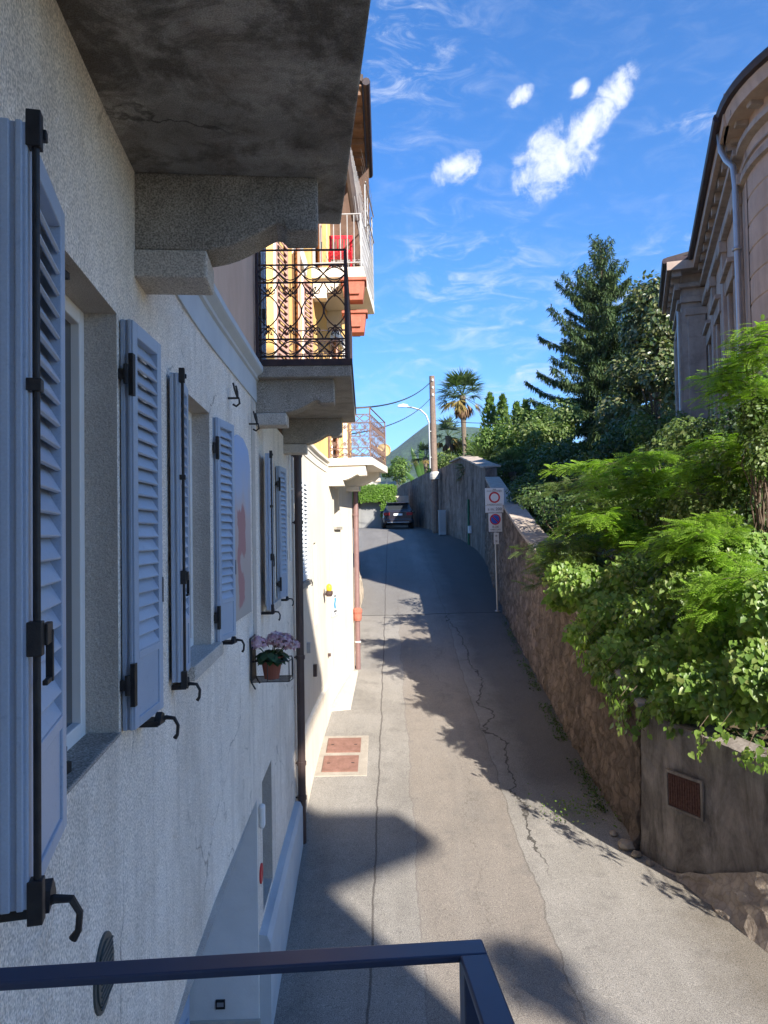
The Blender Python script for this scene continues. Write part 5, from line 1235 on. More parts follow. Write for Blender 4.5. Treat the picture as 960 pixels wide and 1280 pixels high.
for i, (x, w_, h0, h1) in enumerate(((-.30, .04, -.02, .02), (-.24, .10, -.05, .06), (0, .13, -.05, .11), (.22, .08, -.04, .07), (.28, .04, -.03, .03))):
    mb.v += [tuple(cc_+Vector(q)) for q in ((x, -w_, h0), (x, w_, h0), (x, w_*.7, h1), (x, -w_*.7, h1))]
for i in range(4):
    for k in range(4): mb.f.append((i*4+k, i*4+(k+1) % 4, (i+1)*4+(k+1) % 4, (i+1)*4+k))
mb.f += [(0, 1, 2, 3), (16, 19, 18, 17)]; mb.build('lamp_head', mat('lamp_shell', (.62, .64, .66), None, rough=.35), sl_, smooth=False)
def wire(a, b, sag, r, lab, grp=None):
    a, b = Vector(a), Vector(b); mb = MB(); mb.tube([a+(b-a)*(i/16)-Vector((0, 0, sag*4*(i/16)*(1-i/16))) for i in range(17)], r, 5)
    return tag(mb.build('overhead_cable', M_ink, None), lab, 'cable')
tg = PW(17.7, 0, .02)
wire((2.7, 40.9, 8.35), (tg.x, tg.y, 3.0), .35, .022, 'upper black overhead cable from the pole top down to the cream house')
wire((2.7, 40.9, 7.5), (tg.x, tg.y+.02, 2.4), .35, .016, 'lower thin overhead cable from the pole to the cream house')
wire((2.75, 41, 6.2), (14, 40, 6.0), .25, .018, 'thin overhead cable running right from the pole across the garden')
cb_ = empty('utility_cabinet', (3.02, 39.6, gz(39.6)), 'narrow pale grey utility cabinet at the foot of the tall wall', 'cabinet')
o = Vector(cb_.location); mb = MB(); mb.box(o+ez*.62, (.36, .26, 1.24)); mb.box(o+ez*1.26, (.40, .30, .05)); mb.build('body', mat('cabinet_grey', (.40, .41, .42), None, rough=.5), cb_, bevel=.01)
mb = MB(); mb.box(o+Vector((0, -.135, .65)), (.30, .012, 1.0)); mb.build('door', M_galv, cb_)
gp = MB(); gp.tube([(xh(35)-.12, 35, gz(35)), (xh(35)-.10, 35, gz(35)+2.1)], .055, 8); tag(gp.build('vent_pipe', M_green), 'dark green vertical pipe clamped to the tall wall', 'pipe')
wbx = MB(); wbx.box((xh(34.6)-.14, 34.6, gz(34.6)+.75), (.16, .16, .34)); tag(wbx.build('junction_box', M_signwhite, None, bevel=.02), 'little white junction box low on the tall wall beside the green pipe', 'box')

# manhole covers
def cover(x, y, label):
    g0 = gz(y); sl = (gz(y+.3)-gz(y-.3))/.6; rot = Matrix.Rotation(math.atan(sl), 3, 'X'); r = empty('manhole_cover', (x, y, g0), label, 'manhole cover', 'pair of rust red covers in the road')
    mb = MB(); mb.box((x, y, g0+.028), (.58, .60, .03), rot=rot)
    b = mb
    for i in range(9):
        for j in range(9): b.box(Vector((x, y, g0+.028))+rot @ Vector((-.24+.06*i, -.24+.06*j, .0145)), (.03, .012, .006), rot=rot @ Matrix.Rotation(R(45 if (i+j) % 2 else -45), 3, 'Z'))
    p = mb.build('lid', mat('cover_red', (.19, .10, .075), (.26, .14, .11), 9, .85, .3, 60, speck=.15), r, bevel=.004)
    for k, s_ in enumerate((-1, 1)):
        h_ = MB(); h_.box(Vector((x, y, g0+.028))+rot @ Vector((s_*.2, 0, .017)), (.05, .02, .004), rot=rot); h_.build('keyhole', M_dark, p)
    return r
cover(-.78, 12.62, 'rust red square road cover, nearer of the pair'); cover(-.76, 13.36, 'rust red square road cover, farther of the pair')
mb = MB(); sl = (gz(13.4)-gz(12.6))/.8; rot = Matrix.Rotation(math.atan(sl), 3, 'X')
mb.box((-.77, 12.99, gz(12.99)+.012), (.86, 1.62, .03), rot=rot); tag(mb.build('cover_surround', mat('worn_cement', (.30, .265, .22), (.38, .335, .28), 4, .95, .4, 60, speck=.25), None, bevel=.01), 'pale cement surround framing the two rust red road covers', 'kerb')

# ------------------------------------------------------------------ car
def car(loc, label):
    r = empty('parked_car', loc, label, 'car'); L0 = Vector(loc)
    M_car = mat('car_paint', (.022, .020, .030), None, rough=.22, spec=.6, coat=.8); M_tail = mat('tail_lamp', (.32, .01, .015), None, rough=.2, spec=.6); M_tyre = mat('tyre', (.015, .015, .015), None, rough=.85)
    # sections along y (rear = 0): half width and height outline
    prof = [(-.0, .45, 1.02), (.12, .30, 1.08), (.55, .22, 1.12), (2.6, .20, 1.08), (3.4, .22, 1.0), (4.1, .28, .92), (4.35, .40, .75)]
    mb = MB(); W_ = .93
    for (y, zb, zt) in prof:
        wy = W_*(1-.10*(max(0, .25-y)/.25)**2-.16*(max(0, y-3.7)/.65)**2)
        mb.v += [tuple(L0+Vector(q)) for q in ((-wy*.92, y, zb), (wy*.92, y, zb), (wy, y, zb+(zt-zb)*.35), (wy*.97, y, zb+(zt-zb)*.8), (wy*.90, y, zt), (-wy*.90, y, zt), (-wy*.97, y, zb+(zt-zb)*.8), (-wy, y, zb+(zt-zb)*.35))]
    for i in range(len(prof)-1):
        for k in range(8): mb.f.append((i*8+k, i*8+(k+1) % 8, (i+1)*8+(k+1) % 8, (i+1)*8+k))
    mb.f.append(tuple(range(8))); mb.f.append(tuple((len(prof)-1)*8+k for k in reversed(range(8))))
    body = mb.build('body', M_car, r, smooth=False, bevel=.03, bseg=3)
    mb = MB(); cabin = [(.10, .86, 1.08, .80), (.55, .70, 1.50, .62), (1.9, .70, 1.56, .64), (3.0, .82, 1.06, .78)]
    for (y, wb, zt, wt) in ((.10, .86, 1.08, .84), (.50, .84, 1.48, .66), (.9, .84, 1.555, .65), (2.0, .84, 1.56, .65), (2.35, .84, 1.50, .64), (3.15, .84, 1.05, .80)):
        mb.v += [tuple(L0+Vector(q)) for q in ((-wb, y, 1.03), (wb, y, 1.03), (wt, y, zt), (-wt, y, zt))]
    for i in range(5):
        for k in range(4): mb.f.append((i*4+k, i*4+(k+1) % 4, (i+1)*4+(k+1) % 4, (i+1)*4+k))
    mb.f += [(0, 1, 2, 3), (23, 22, 21, 20)]; mb.build('cabin', M_glass, r, bevel=.03, bseg=3)
    mb = MB(); mb.hexa([tuple(L0+Vector(q)) for q in ((-.66, .42, 1.50), (.66, .42, 1.50), (.63, 2.3, 1.53), (-.63, 2.3, 1.53), (-.63, .42, 1.56), (.63, .42, 1.56), (.60, 2.3, 1.585), (-.60, 2.3, 1.585))]); mb.build('roof', M_car, r, bevel=.03)
    for s_ in (-1, 1):
        mb = MB(); mb.box(L0+Vector((s_*.68, .005, .86)), (.36, .10, .17)); mb.build('tail_lamp', M_tail, r, bevel=.02)
        mb = MB(); mb.box(L0+Vector((s_*.72, -.02, .50)), (.22, .06, .07)); mb.build('reflector', M_tail, r, bevel=.01)
        mb = MB(); mb.box(L0+Vector((s_*1.0, 2.55, 1.03)), (.16, .12, .14)); mb.build('door_mirror', M_car, r, bevel=.03)
        mb = MB(); mb.tube([L0+Vector((s_*.66, .5, 1.60)), L0+Vector((s_*.66, 2.2, 1.62))], .02); mb.build('roof_rail', M_galv, r)
        for y in (.85, 3.45):
            w_ = MB(); w_.tube([L0+Vector((s_*.72, y, .335)), L0+Vector((s_*.95, y, .335))], .335, 22); wh = w_.build('wheel', M_tyre, r, bevel=.03)
            w_ = MB(); w_.tube([L0+Vector((s_*.93, y, .335)), L0+Vector((s_*.958, y, .335))], .22, 18); w_.build('rim', M_galv, wh)
    mb = MB(); mb.box(L0+Vector((0, -.035, .45)), (1.70, .16, .22)); mb.build('bumper', M_car, r, bevel=.04)
    mb = MB(); mb.box(L0+Vector((0, -.02, .82)), (.52, .02, .12)); p = mb.build('number_plate', M_signwhite, r)
    mb = MB(); mb.box(L0+Vector((0, -.12, .36)), (1.3, .02, .05)); mb.build('bumper_trim', M_galv, r)
    mb = MB(); mb.box(L0+Vector((0, .28, 1.52)), (1.2, .26, .03)); mb.build('spoiler', M_car, r, bevel=.01)
    return r
car((.83, 45.2, gz(46)+.0), 'dark purple estate car parked nose away at the top of the street')

# ------------------------------------------------------------------ garage and walls at the far end
gg = empty('garage', (-.9, 49.5, gz(49)), 'low garage with grey sheet door and pale flat roof at the street end', 'garage')
g0 = gz(49); mb = MB()
for a, b in (((-2.6, 48.6, g0-.3), (-1.62, 49.0, g0+1.75)), ((-.20, 48.6, g0-.3), (.15, 49.0, g0+2.1)), ((-1.62, 48.9, g0+1.6), (-.2, 49.1, g0+1.9))):
    mb.hexa([(a[0], a[1], a[2]), (b[0], a[1], a[2]), (b[0], b[1], a[2]), (a[0], b[1], a[2]), (a[0], a[1], b[2]), (b[0], a[1], b[2]), (b[0], b[1], b[2]), (a[0], b[1], b[2])])
mb.build('wall', M_highwall, gg)
mb = MB()
for i in range(18): x = -1.62+i*.0789; mb.box((x+.039, 48.78+(.012 if i % 2 else 0), g0+.80), (.0785, .03, 1.62))
mb.build('door', M_tin, gg)
mb = MB(); mb.box((-.9, 51.8, 3.38), (3.4, 4.6, .32)); mb.build('roof', M_concrete, gg, bevel=.02)
mb = MB(); mb.box((-.9, 52, 1.8), (3.0, 4.0, 3.0)); mb.build('rear_wall', M_cream, gg)
mb = MB(); mb.box((-1.75, 48.4, g0+.95), (.22, .22, 2.0)); mb.lathe((-1.75, 48.4, g0+1.95), [(.13, 0), (.12, .05), (.02, .16)], 10); tag(mb.build('gate_post', M_concrete, None), 'slim pale gate post left of the grey garage door', 'post')
mb = MB(); mb.box((.95, 52.4, g0+1.1), (1.5, .3, 2.2)); tag(mb.build('garden_wall', M_cream, None), 'pale wall stub behind the parked car at the street end', 'wall')

# ------------------------------------------------------------------ far hills
def hill(name, y0, y1, x0, x1, hf, m, nx=90, ny=60):
    V = []; 
    for j in range(ny+1):
        for i in range(nx+1):
            x = x0+(x1-x0)*i/nx; y = y0+(y1-y0)*j/ny; V.append((x, y, hf(x, y)))
    V = np.array(V); Fc = np.array([(j*(nx+1)+i, j*(nx+1)+i+1, (j+1)*(nx+1)+i+1, (j+1)*(nx+1)+i) for j in range(ny) for i in range(nx)])
    o = np_mesh(name, V, Fc, m, smooth=True); o['kind'] = 'structure'; return o
_ph = rng.uniform(0, 6.28, (24,)); _fx = rng.uniform(.004, .03, 24); _fy = rng.uniform(.004, .03, 24)
def hf1(x, y):
    ridge = np.interp(x, [-1500, -700, -300, -60, 40, 130, 260, 600, 1500], [120, 200, 180, 205, 262, 330, 310, 230, 160])
    t = min(1, max(0, (y-1300)/(2300-1300))); b = sin(t*pi/2)**1.3*ridge
    n_ = sum(sin(x*_fx[i]+_ph[i])*cos(y*_fy[i]+_ph[-i])/(1+_fx[i]*90) for i in range(24))
    return b+n_*7*t - (max(0, y-2300)*.2)
M_forest = mat('forest', (.028, .055, .016), (.06, .10, .03), .02, .98, 1.0, .045, bdist=14, spec=.05, speck=.5, speck_scale=.12)
hill('mountain', 1300, 2700, -1500, 1500, hf1, M_forest, 160, 80)

# ------------------------------------------------------------------ vegetation
ML_vine = leaf_mat('vine_leaf', [(.10, .18, .035), (.17, .28, .05), (.26, .37, .08), (.13, .22, .05), (.30, .34, .10)], .42, .38)
ML_locust = leaf_mat('locust_leaf', [(.14, .25, .025), (.20, .33, .04), (.26, .39, .055)], .45, .5, .3)
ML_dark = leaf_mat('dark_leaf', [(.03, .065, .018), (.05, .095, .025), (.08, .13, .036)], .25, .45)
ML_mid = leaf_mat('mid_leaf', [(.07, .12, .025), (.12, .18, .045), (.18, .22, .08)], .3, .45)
ML_spruce = leaf_mat('spruce_needles', [(.035, .065, .028), (.06, .10, .036), (.095, .13, .045)], .12, .6, .2)
ML_magnolia = leaf_mat('magnolia_leaf', [(.05, .085, .025), (.09, .13, .04), (.20, .19, .09), (.06, .10, .03)], .2, .3, .55)
ML_palm = leaf_mat('palm_leaf', [(.05, .09, .03), (.09, .14, .05), (.14, .18, .08)], .25, .45)
ML_palmy = leaf_mat('palm_leaf_yellow', [(.30, .22, .06), (.22, .18, .06), (.20, .12, .05)], .25, .6)
ML_palmd = leaf_mat('palm_leaf_dead', [(.16, .09, .05), (.24, .15, .09)], .15, .8)
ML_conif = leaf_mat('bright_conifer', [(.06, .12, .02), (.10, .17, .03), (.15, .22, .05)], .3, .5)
ML_banana = leaf_mat('banana_leaf', [(.05, .11, .03), (.08, .16, .04)], .35, .35)
ML_hedge = leaf_mat('hedge_leaf', [(.07, .15, .015), (.11, .21, .02), (.15, .27, .03)], .35, .5)
ML_grass = leaf_mat('weed_leaf', [(.07, .13, .02), (.12, .20, .03), (.18, .2, .06)], .3, .6)
A3 = lambda *a: np.array(a, float)

def clumps(centers, radii, n_each, size, up=.35, shell=.55):
    """leaf origins/normals in clumps: each clump an ellipsoid with most leaves near its surface"""
    O = []; Nn = []; Fw = []
    for c, r, n in zip(centers, radii, n_each):
        v = rnd(n); rr = (shell+(1-shell)*rng.random((n, 1))**.6); r = np.asarray(r)*np.ones(3)
        O.append(np.asarray(c)+v*rr*r); nn = v+rnd(n)*.75; nn[:, 2] += up; Nn.append(nn)
        f = v+rnd(n)*.8; f[:, 2] -= .5; Fw.append(f)
    O, Nn, Fw = np.vstack(O), np.vstack(Nn), np.vstack(Fw)
    return O, Nn, Fw, rng.uniform(size*.7, size*1.3, len(O))

def limb_tree(parent, base, tops, r0, m=M_bark, nm='trunk', bend=.3):
    mb = MB(); base = Vector(base)
    for i, t in enumerate(tops):
        t = Vector(t); st = base
        pts = [st+(t-st)*(k/6)+Vector((rng.normal()*bend*.2*(0 < k < 6), rng.normal()*bend*.2*(0 < k < 6), 0)) for k in range(7)]
        r = r0 if i == 0 else r0*.45; mb.tube(pts, [r*(1-.75*k/6) for k in range(7)], 7)
    return mb.build(nm, m, parent, smooth=True)

def bush(name, base, centers, radii, n_each, size, m, label, cat='bush', r0=.06, T=LEAF, FT=LEAF_T, up=.35, group=None, w=1.0):
    r = empty(name, base, label, cat, group)
    limb_tree(r, base, [centers[0]]+[c for c in centers[1:9]], r0, nm='stem' if r0 < .12 else 'trunk')
    O, Nn, Fw, S = clumps(centers, radii, n_each, size, up); leaves('foliage' if r0 < .12 else 'crown', O, Nn, Fw, S, m, r, T, FT, w)
    return r

# ---- spruce
def spruce(base, h, rad, label):
    r = empty('spruce_tree', base, label, 'tree'); B = Vector(base); mb = MB()
    mb.tube([B, B+Vector((.05, 0, h*.5)), B+Vector((0, 0, h))], [.24, .15, .02], 9); br = MB()
    O = []; Nn = []; Fw = []; S = []
    z = h*.10
    while z < h*.985:
        u = z/h; L_ = rad*(1-u)**.72*(.82+.26*sin(z*2.1+1.0)); nb = int(6+3*(1-u)); a0 = rng.random()*6.28
        for k in range(nb):
            a = a0+2*pi*k/nb+rng.normal()*.25; L1 = L_*rng.uniform(.45, 1.2)*(1.18 if cos(a-pi) > .6 and u < .75 else 1)+.25; z1 = z+rng.normal()*.2
            slope = rng.uniform(-.36, -.02)-.06*(1-u)+.75*u**3; seg = max(4, int(L1/.16)); pts = []
            for q in range(seg+1):
                t = q/seg; rr_ = L1*t; zz = z1+slope*rr_+.26*L1*t*t*(1.0) - .10*L1*sin(t*pi)
                p = np.array([B.x+cos(a)*rr_, B.y+sin(a)*rr_, B.z+zz]); pts.append(p)
                if t > .12:
                    nsp = int(40*(1.05-.4*t)*min(1.5, .5+L1/2))
                    d = np.array([cos(a), sin(a), .1]); sd = np.array([-sin(a), cos(a), 0])
                    wd = (.62*(1-t)**.7+.14)*min(1, L1/1.6)
                    off = rng.uniform(-1, 1, nsp); P = p+sd*(off*wd)[:, None]+rng.normal(size=(nsp, 3))*.035
                    P[:, 2] -= np.abs(off)*wd*.25
                    hang = rng.random(nsp) < .45
                    f = d[None, :]*.55+sd[None, :]*np.sign(off)[:, None]*.7+rng.normal(size=(nsp, 3))*.25; f[hang] = np.array([0, 0, -1])+rng.normal(size=(hang.sum(), 3))*.22
                    O.append(P); Fw.append(f); nn = rnd(nsp); nn[~hang, 2] = 1.2; Nn.append(nn); S.append(np.where(hang, rng.uniform(.14, .46, nsp)*(.6+.5*min(1, L1/2)), rng.uniform(.12, .28, nsp)))
            br.tube(pts[::2]+[pts[-1]], [.035*(1-.8*i/max(1, len(pts[::2]))) for i in range(len(pts[::2])+1)], 4, False)
        z += h*rng.uniform(.027, .037)
    for q in range(60):
        O.append(A3(B.x, B.y, B.z+h*(.93+.08*rng.random()))[None]+rng.normal(size=(1, 3))*.03); Fw.append(rnd(1)*.5+A3(0, 0, .6)); Nn.append(rnd(1)); S.append(np.array([.2]))
    mb.build('trunk', M_bark, r, smooth=True); br.build('branches', M_bark, r)
    leaves('crown', np.vstack(O), np.vstack(Nn), np.vstack(Fw), np.concatenate(S), ML_spruce, r, DIAM, DIAM_T, .5)
    return r
pb = W(757, 560, 46); spruce((pb.x, 46, 2.4), 15.3, 6.3, 'tall dark spruce with tiered drooping branches beyond the garden')

# ---- magnolia, dense and glossy, between spruce and villa
bx = W(822, 560, 36).x
C = []; Rr = []
for k in range(52):
    z = rng.uniform(2.4, 11.6); u = (z-2)/9.6; w_ = 2.9*sin(min(1, u*1.0+.28)*pi*.92)**.6*(1 if u < .8 else .75)
    a = rng.random()*6.28; C.append(A3(bx+cos(a)*w_*.75, 36+sin(a)*w_*.75, z)); Rr.append(rng.uniform(.6, 1.1))
C[0] = A3(bx+.1, 36, 11.2)
bush('magnolia_tree', (bx, 36, 2.0), C, Rr, [330]*52, .24, ML_magnolia, 'glossy dense evergreen tree between the spruce and the villa', 'tree', .2)

# ---- palms
def fan(O, Nn, Fw, S, hub, direction, size, droop=.25, nl=22, spread=2.4, stiff=0.0):
    d = direction/np.linalg.norm(direction); up = A3(0, 0, 1); s = np.cross(d, up); s = s/(np.linalg.norm(s)+1e-6); nrm = np.cross(s, d)
    for i in range(nl):
        a = (i/(nl-1)-.5)*spread; f = d*cos(a)+s*sin(a); f = f+A3(0, 0, -1)*droop*(1+abs(a))*rng.uniform(.6, 1.3); O.append(hub); Fw.append(f); Nn.append(nrm+rng.normal(size=3)*.15); S.append(size*(1-.18*abs(a))*rng.uniform(.9, 1.08))
BLADE = np.array([(-.012, 0, 0), (.012, 0, 0), (.040, .5, .02), (0, 1, -.10), (-.040, .5, .02)], float); BLADE_T = np.array([(0, 1, 2), (0, 2, 4), (4, 2, 3)], int)
def palm(base, h, crown_r, n, label, dead=True, petiole=.55, yellow=6, trunk_r=.16, name='palm_tree', up_bias=.3, size=1.0):
    r = empty(name, base, label, 'palm'); B = Vector(base); top = B+Vector((0, 0, h)); mb = MB()
    if h > .3:
        mb.tube([B, B+Vector((.06, 0, h*.5)), top], [trunk_r*.62, trunk_r*.72, trunk_r*1.15], 12); mb.build('trunk', mat('palm_trunk', (.13, .10, .075), (.20, .16, .12), 9, .95, .9, 35), r)
    pt = MB(); lists = {'g': ([], [], [], []), 'y': ([], [], [], []), 'd': ([], [], [], [])}
    for i in range(n):
        kind = 'g'; el = rng.uniform(-.25, 1.35)**1.0; a = rng.random()*6.28
        if i < yellow: kind = 'y'; el = rng.uniform(-.7, -.3)
        if dead and i >= n-10: kind = 'd'; el = rng.uniform(-1.45, -1.0)
        d = A3(cos(a)*cos(el), sin(a)*cos(el), sin(el)); L_ = petiole*crown_r*(1 if kind != 'd' else .6)
        hub = np.array(top)+d*L_; pt.tube([top, Vector(hub)], .014, 4, False)
        fan(*lists[kind], hub, d+A3(0, 0, -.15), crown_r*(1-petiole)*1.15*size, .22 if kind == 'g' else .5, 20, 2.7 if kind != 'd' else .8)
    pt.build('stalks', ML_palm, r)
    for k, m_, nm in (('g', ML_palm, 'fronds'), ('y', ML_palmy, 'yellow_fronds'), ('d', ML_palmd, 'dead_fronds')):
        O, Nn, Fw, S = lists[k]
        if O: leaves(nm, np.array(O), np.array(Nn), np.array(Fw), np.array(S), m_, r, BLADE, BLADE_T, 1.25 if k != 'd' else 1.6)
    return r
p = W(578, 495, 44); palm((p.x, 44, 2.0), p.z-2.0, 1.7, 56, 'tall fan palm with shaggy trunk rising above the garden', yellow=8)
p = W(562, 545, 46); palm((p.x-.1, 46, 2.0), p.z-2.0, 1.35, 34, 'shorter yellowing fan palm close behind the utility pole', yellow=12)
p = W(532, 572, 47); palm((p.x, 47, 2.2), p.z-2.2, 1.1, 26, 'young fan palm left of the utility pole', yellow=6, dead=False)
p = W(606, 588, 37); palm((p.x, 37, 2.3), p.z-2.3, 1.6, 30, 'broad low fan palm just behind the tall wall capping', yellow=0, dead=False, up_bias=.5)
p = W(640, 590, 33); palm((p.x, 33, 1.9), p.z-1.9, 1.1, 24, 'pale low fan palm at the end of the tall wall', yellow=1, dead=False)
# banana plant
bn = empty('banana_plant', (W(530, 600, 52).x, 52, 2.2), 'banana plant with upright paddle leaves left of the utility pole', 'plant'); B = Vector(bn.location); V = []; Fq = []
for (px, py, w_) in ((514, 556, .17), (526, 548, .20), (506, 586, .16), (538, 562, .18), (520, 572, .16), (545, 575, .16)):
    t = np.array(W(px, py, 52+rng.uniform(-.5, .5))); b0 = np.array(B)+A3(0, 0, .6); d = t-b0; s = np.cross(d, A3(0, -1, .1)); s = s/np.linalg.norm(s); i0 = len(V); K = 10
    for k in range(K+1):
        u = k/K; c_ = b0+d*u+A3(0, 0, -.12)*u*u; ww = w_*sin(min(1, max(0, (u-.25)/.75))*pi)**.5 if u > .25 else .03
        V += [c_-s*ww+A3(0, .06, 0), c_, c_+s*ww+A3(0, .06, 0)]
    for k in range(K):
        a = i0+k*3; Fq += [(a, a+1, a+4, a+3), (a+1, a+2, a+5, a+4)]
np_mesh('leaves', np.array(V), np.array(Fq), ML_banana, bn); mb = MB(); mb.tube([B, B+Vector((0, 0, 1.1))], [.13, .09], 9); mb.build('stem', ML_banana, bn)

# ---- bright upright conifers
def upright(px, py, d, w_, zb, label, grp='upright bright green conifers'):
    t = W(px, py, d); r = empty('cypress', (t.x, d, zb), label, 'conifer', grp); h = t.z-zb; O = []; Nn = []; Fw = []; n = 2600
    u = rng.random(n)**1.2; a = rng.random(n)*6.28; rr_ = w_*(1-u)**.75*(.55+.45*rng.random(n)**.5)*(1+.28*np.sin(a*3+u*14))
    O = np.stack([t.x+np.cos(a)*rr_, d+np.sin(a)*rr_, zb+h*u], 1); Fw = np.stack([np.cos(a)*.5, np.sin(a)*.5, np.full(n, 1.0)], 1)+rng.normal(size=(n, 3))*.3
    leaves('foliage', O, rnd(n)+np.stack([np.cos(a), np.sin(a), .3+0*a], 1), Fw, rng.uniform(.16, .34, n), ML_conif, r, DIAM, DIAM_T, 1.0)
    mb = MB(); mb.tube([(t.x, d, zb-.2), (t.x, d, zb+h*.95)], [.09, .01], 6); mb.build('trunk', M_bark, r)
for px, py, d, w_, lab in ((612, 494, 43, 1.05, 'bright upright conifer nearest the palm, leftmost of the row'), (628, 497, 42, .95, 'bright upright conifer, second from the palm'),
                           (646, 505, 44, .95, 'slim bright conifer, third from the palm'), (657, 503, 42.5, .85, 'slim bright conifer close to the spruce, farthest right of the row')): upright(px, py, d, w_, 2.0, lab)

# ---- broad garden shrubs behind the walls
def blob(name, px, py, d, rx_, rz__, n, size, m, label, base_z=None, T=LEAF, FT=LEAF_T, nc=9, cat='bush', group=None, depth=1.0, w=1.0):
    c = W(px, py, d); bz = soilz(c.x, d)-.1 if base_z is None else base_z; C = []; Rr = []
    for k in range(nc):
        v = rng.normal(size=3)*.5; v = v/max(1, np.linalg.norm(v)); C.append(A3(c.x+v[0]*rx_*.7, d+v[1]*rx_*.7*depth, c.z+v[2]*rz__*.7)); Rr.append(A3(rx_, rx_, rz__)*rng.uniform(.32, .58))
    return bush(name, (c.x, d, bz), C, Rr, [n//nc]*nc, size, m, label, cat, .05, T, FT, .35, group, w)
G = 'shrubs in the garden behind the walls'
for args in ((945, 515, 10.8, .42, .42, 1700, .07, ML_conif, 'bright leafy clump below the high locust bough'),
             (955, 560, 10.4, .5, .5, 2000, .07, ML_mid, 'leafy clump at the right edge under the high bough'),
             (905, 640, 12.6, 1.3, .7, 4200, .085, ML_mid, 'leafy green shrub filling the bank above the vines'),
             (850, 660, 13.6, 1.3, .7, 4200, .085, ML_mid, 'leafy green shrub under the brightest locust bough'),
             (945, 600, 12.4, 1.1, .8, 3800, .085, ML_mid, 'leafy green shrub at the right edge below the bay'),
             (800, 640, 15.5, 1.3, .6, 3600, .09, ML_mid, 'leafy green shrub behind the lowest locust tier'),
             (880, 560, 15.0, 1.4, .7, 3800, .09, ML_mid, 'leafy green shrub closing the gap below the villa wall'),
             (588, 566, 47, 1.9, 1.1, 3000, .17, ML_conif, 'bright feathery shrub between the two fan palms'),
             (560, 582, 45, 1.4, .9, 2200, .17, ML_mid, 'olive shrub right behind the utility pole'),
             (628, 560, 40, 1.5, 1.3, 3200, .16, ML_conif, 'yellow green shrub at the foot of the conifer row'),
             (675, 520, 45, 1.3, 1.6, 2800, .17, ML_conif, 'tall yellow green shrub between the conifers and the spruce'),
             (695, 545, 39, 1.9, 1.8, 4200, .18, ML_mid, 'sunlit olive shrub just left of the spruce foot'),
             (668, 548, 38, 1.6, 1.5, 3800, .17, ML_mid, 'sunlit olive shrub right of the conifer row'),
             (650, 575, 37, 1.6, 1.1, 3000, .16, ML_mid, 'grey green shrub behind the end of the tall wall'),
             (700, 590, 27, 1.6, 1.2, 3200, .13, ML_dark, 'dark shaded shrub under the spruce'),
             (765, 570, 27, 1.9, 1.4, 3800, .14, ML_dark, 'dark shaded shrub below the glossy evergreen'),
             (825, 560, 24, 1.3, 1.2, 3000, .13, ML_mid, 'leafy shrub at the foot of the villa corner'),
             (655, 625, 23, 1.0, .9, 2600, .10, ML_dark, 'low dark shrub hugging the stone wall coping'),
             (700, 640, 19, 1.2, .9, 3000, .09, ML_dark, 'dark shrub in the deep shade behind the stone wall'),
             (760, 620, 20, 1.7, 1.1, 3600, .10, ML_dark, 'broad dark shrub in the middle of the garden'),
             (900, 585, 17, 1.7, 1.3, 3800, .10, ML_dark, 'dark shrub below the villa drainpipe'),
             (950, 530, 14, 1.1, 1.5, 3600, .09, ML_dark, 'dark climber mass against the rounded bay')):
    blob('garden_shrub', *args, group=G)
for (x, y, h, rr_, lab) in ((6.2, 8.6, .45, .95, 'low dark shrub beside the vine on the right'), (7.6, 7.6, .4, 1.0, 'low dark shrub farther right along the front wall'), (6.6, 11.0, .5, 1.1, 'low dark shrub right of the locust tier'), (8.6, 9.6, .4, 1.1, 'low dark shrub in front of the rounded bay')):
    b0 = soilz(x, y); bush('garden_shrub', (x, y, b0-.1), [A3(x+rng.normal()*.35, y+rng.normal()*.35, b0+h*rng.uniform(.4, 1)) for _ in range(7)], [A3(rr_, rr_, h)*rng.uniform(.4, .7) for _ in range(7)], [420]*7, .10, ML_dark, lab, group=G)
# low ground cover over the garden soil
n = 26000; yy = 4.5+39.5*rng.random(n)**1.6; xx = np.array([(xr(y) if y < 30.2 else xh(y))+.5 for y in yy])+rng.random(n)**1.4*12; zz = np.array([soilz(a, b) for a, b in zip(xx, yy)])+rng.random(n)*.35
o = leaves('ground_cover', np.stack([xx, yy, zz], 1), rnd(n)+A3(0, -.3, .9), rnd(n)+A3(0, 0, .4), rng.uniform(.07, .17, n), ML_dark, None); tag(o, 'low leafy ground cover over the shaded garden soil', 'ground cover', kind='stuff')

# ---- locust-like boughs with fine paired leaflets
def spray_template(pairs=8, L_=1.0):
    V = []; Fc = []
    def leaflet(p, d, l, w_):
        i = len(V); s = np.array([-d[1], d[0], 0]); V.extend([p, p+d*l*.5+s*w_+A3(0, 0, .01), p+d*l+A3(0, 0, -.02), p+d*l*.5-s*w_+A3(0, 0, .01)]); Fc.append((i, i+1, i+2, i+3))
    for k in range(pairs):
        u = .12+.84*k/(pairs-1); y = u*L_; z = -.28*u*u; l = .19*(1-.35*abs(u-.45))
        for s in (-1, 1): leaflet(A3(0, y, z), A3(s*.93, .36, -.10*0), l, .052)
    leaflet(A3(0, .97, -.27), A3(0, 1, 0), .17, .05)
    i = len(V); V.extend([A3(-.008, 0, 0), A3(.008, 0, 0), A3(.005, 1, -.29), A3(-.005, 1, -.29)]); Fc.append((i, i+1, i+2, i+3))
    return np.array(V), np.array(Fc)
SPT, SPF = spray_template()
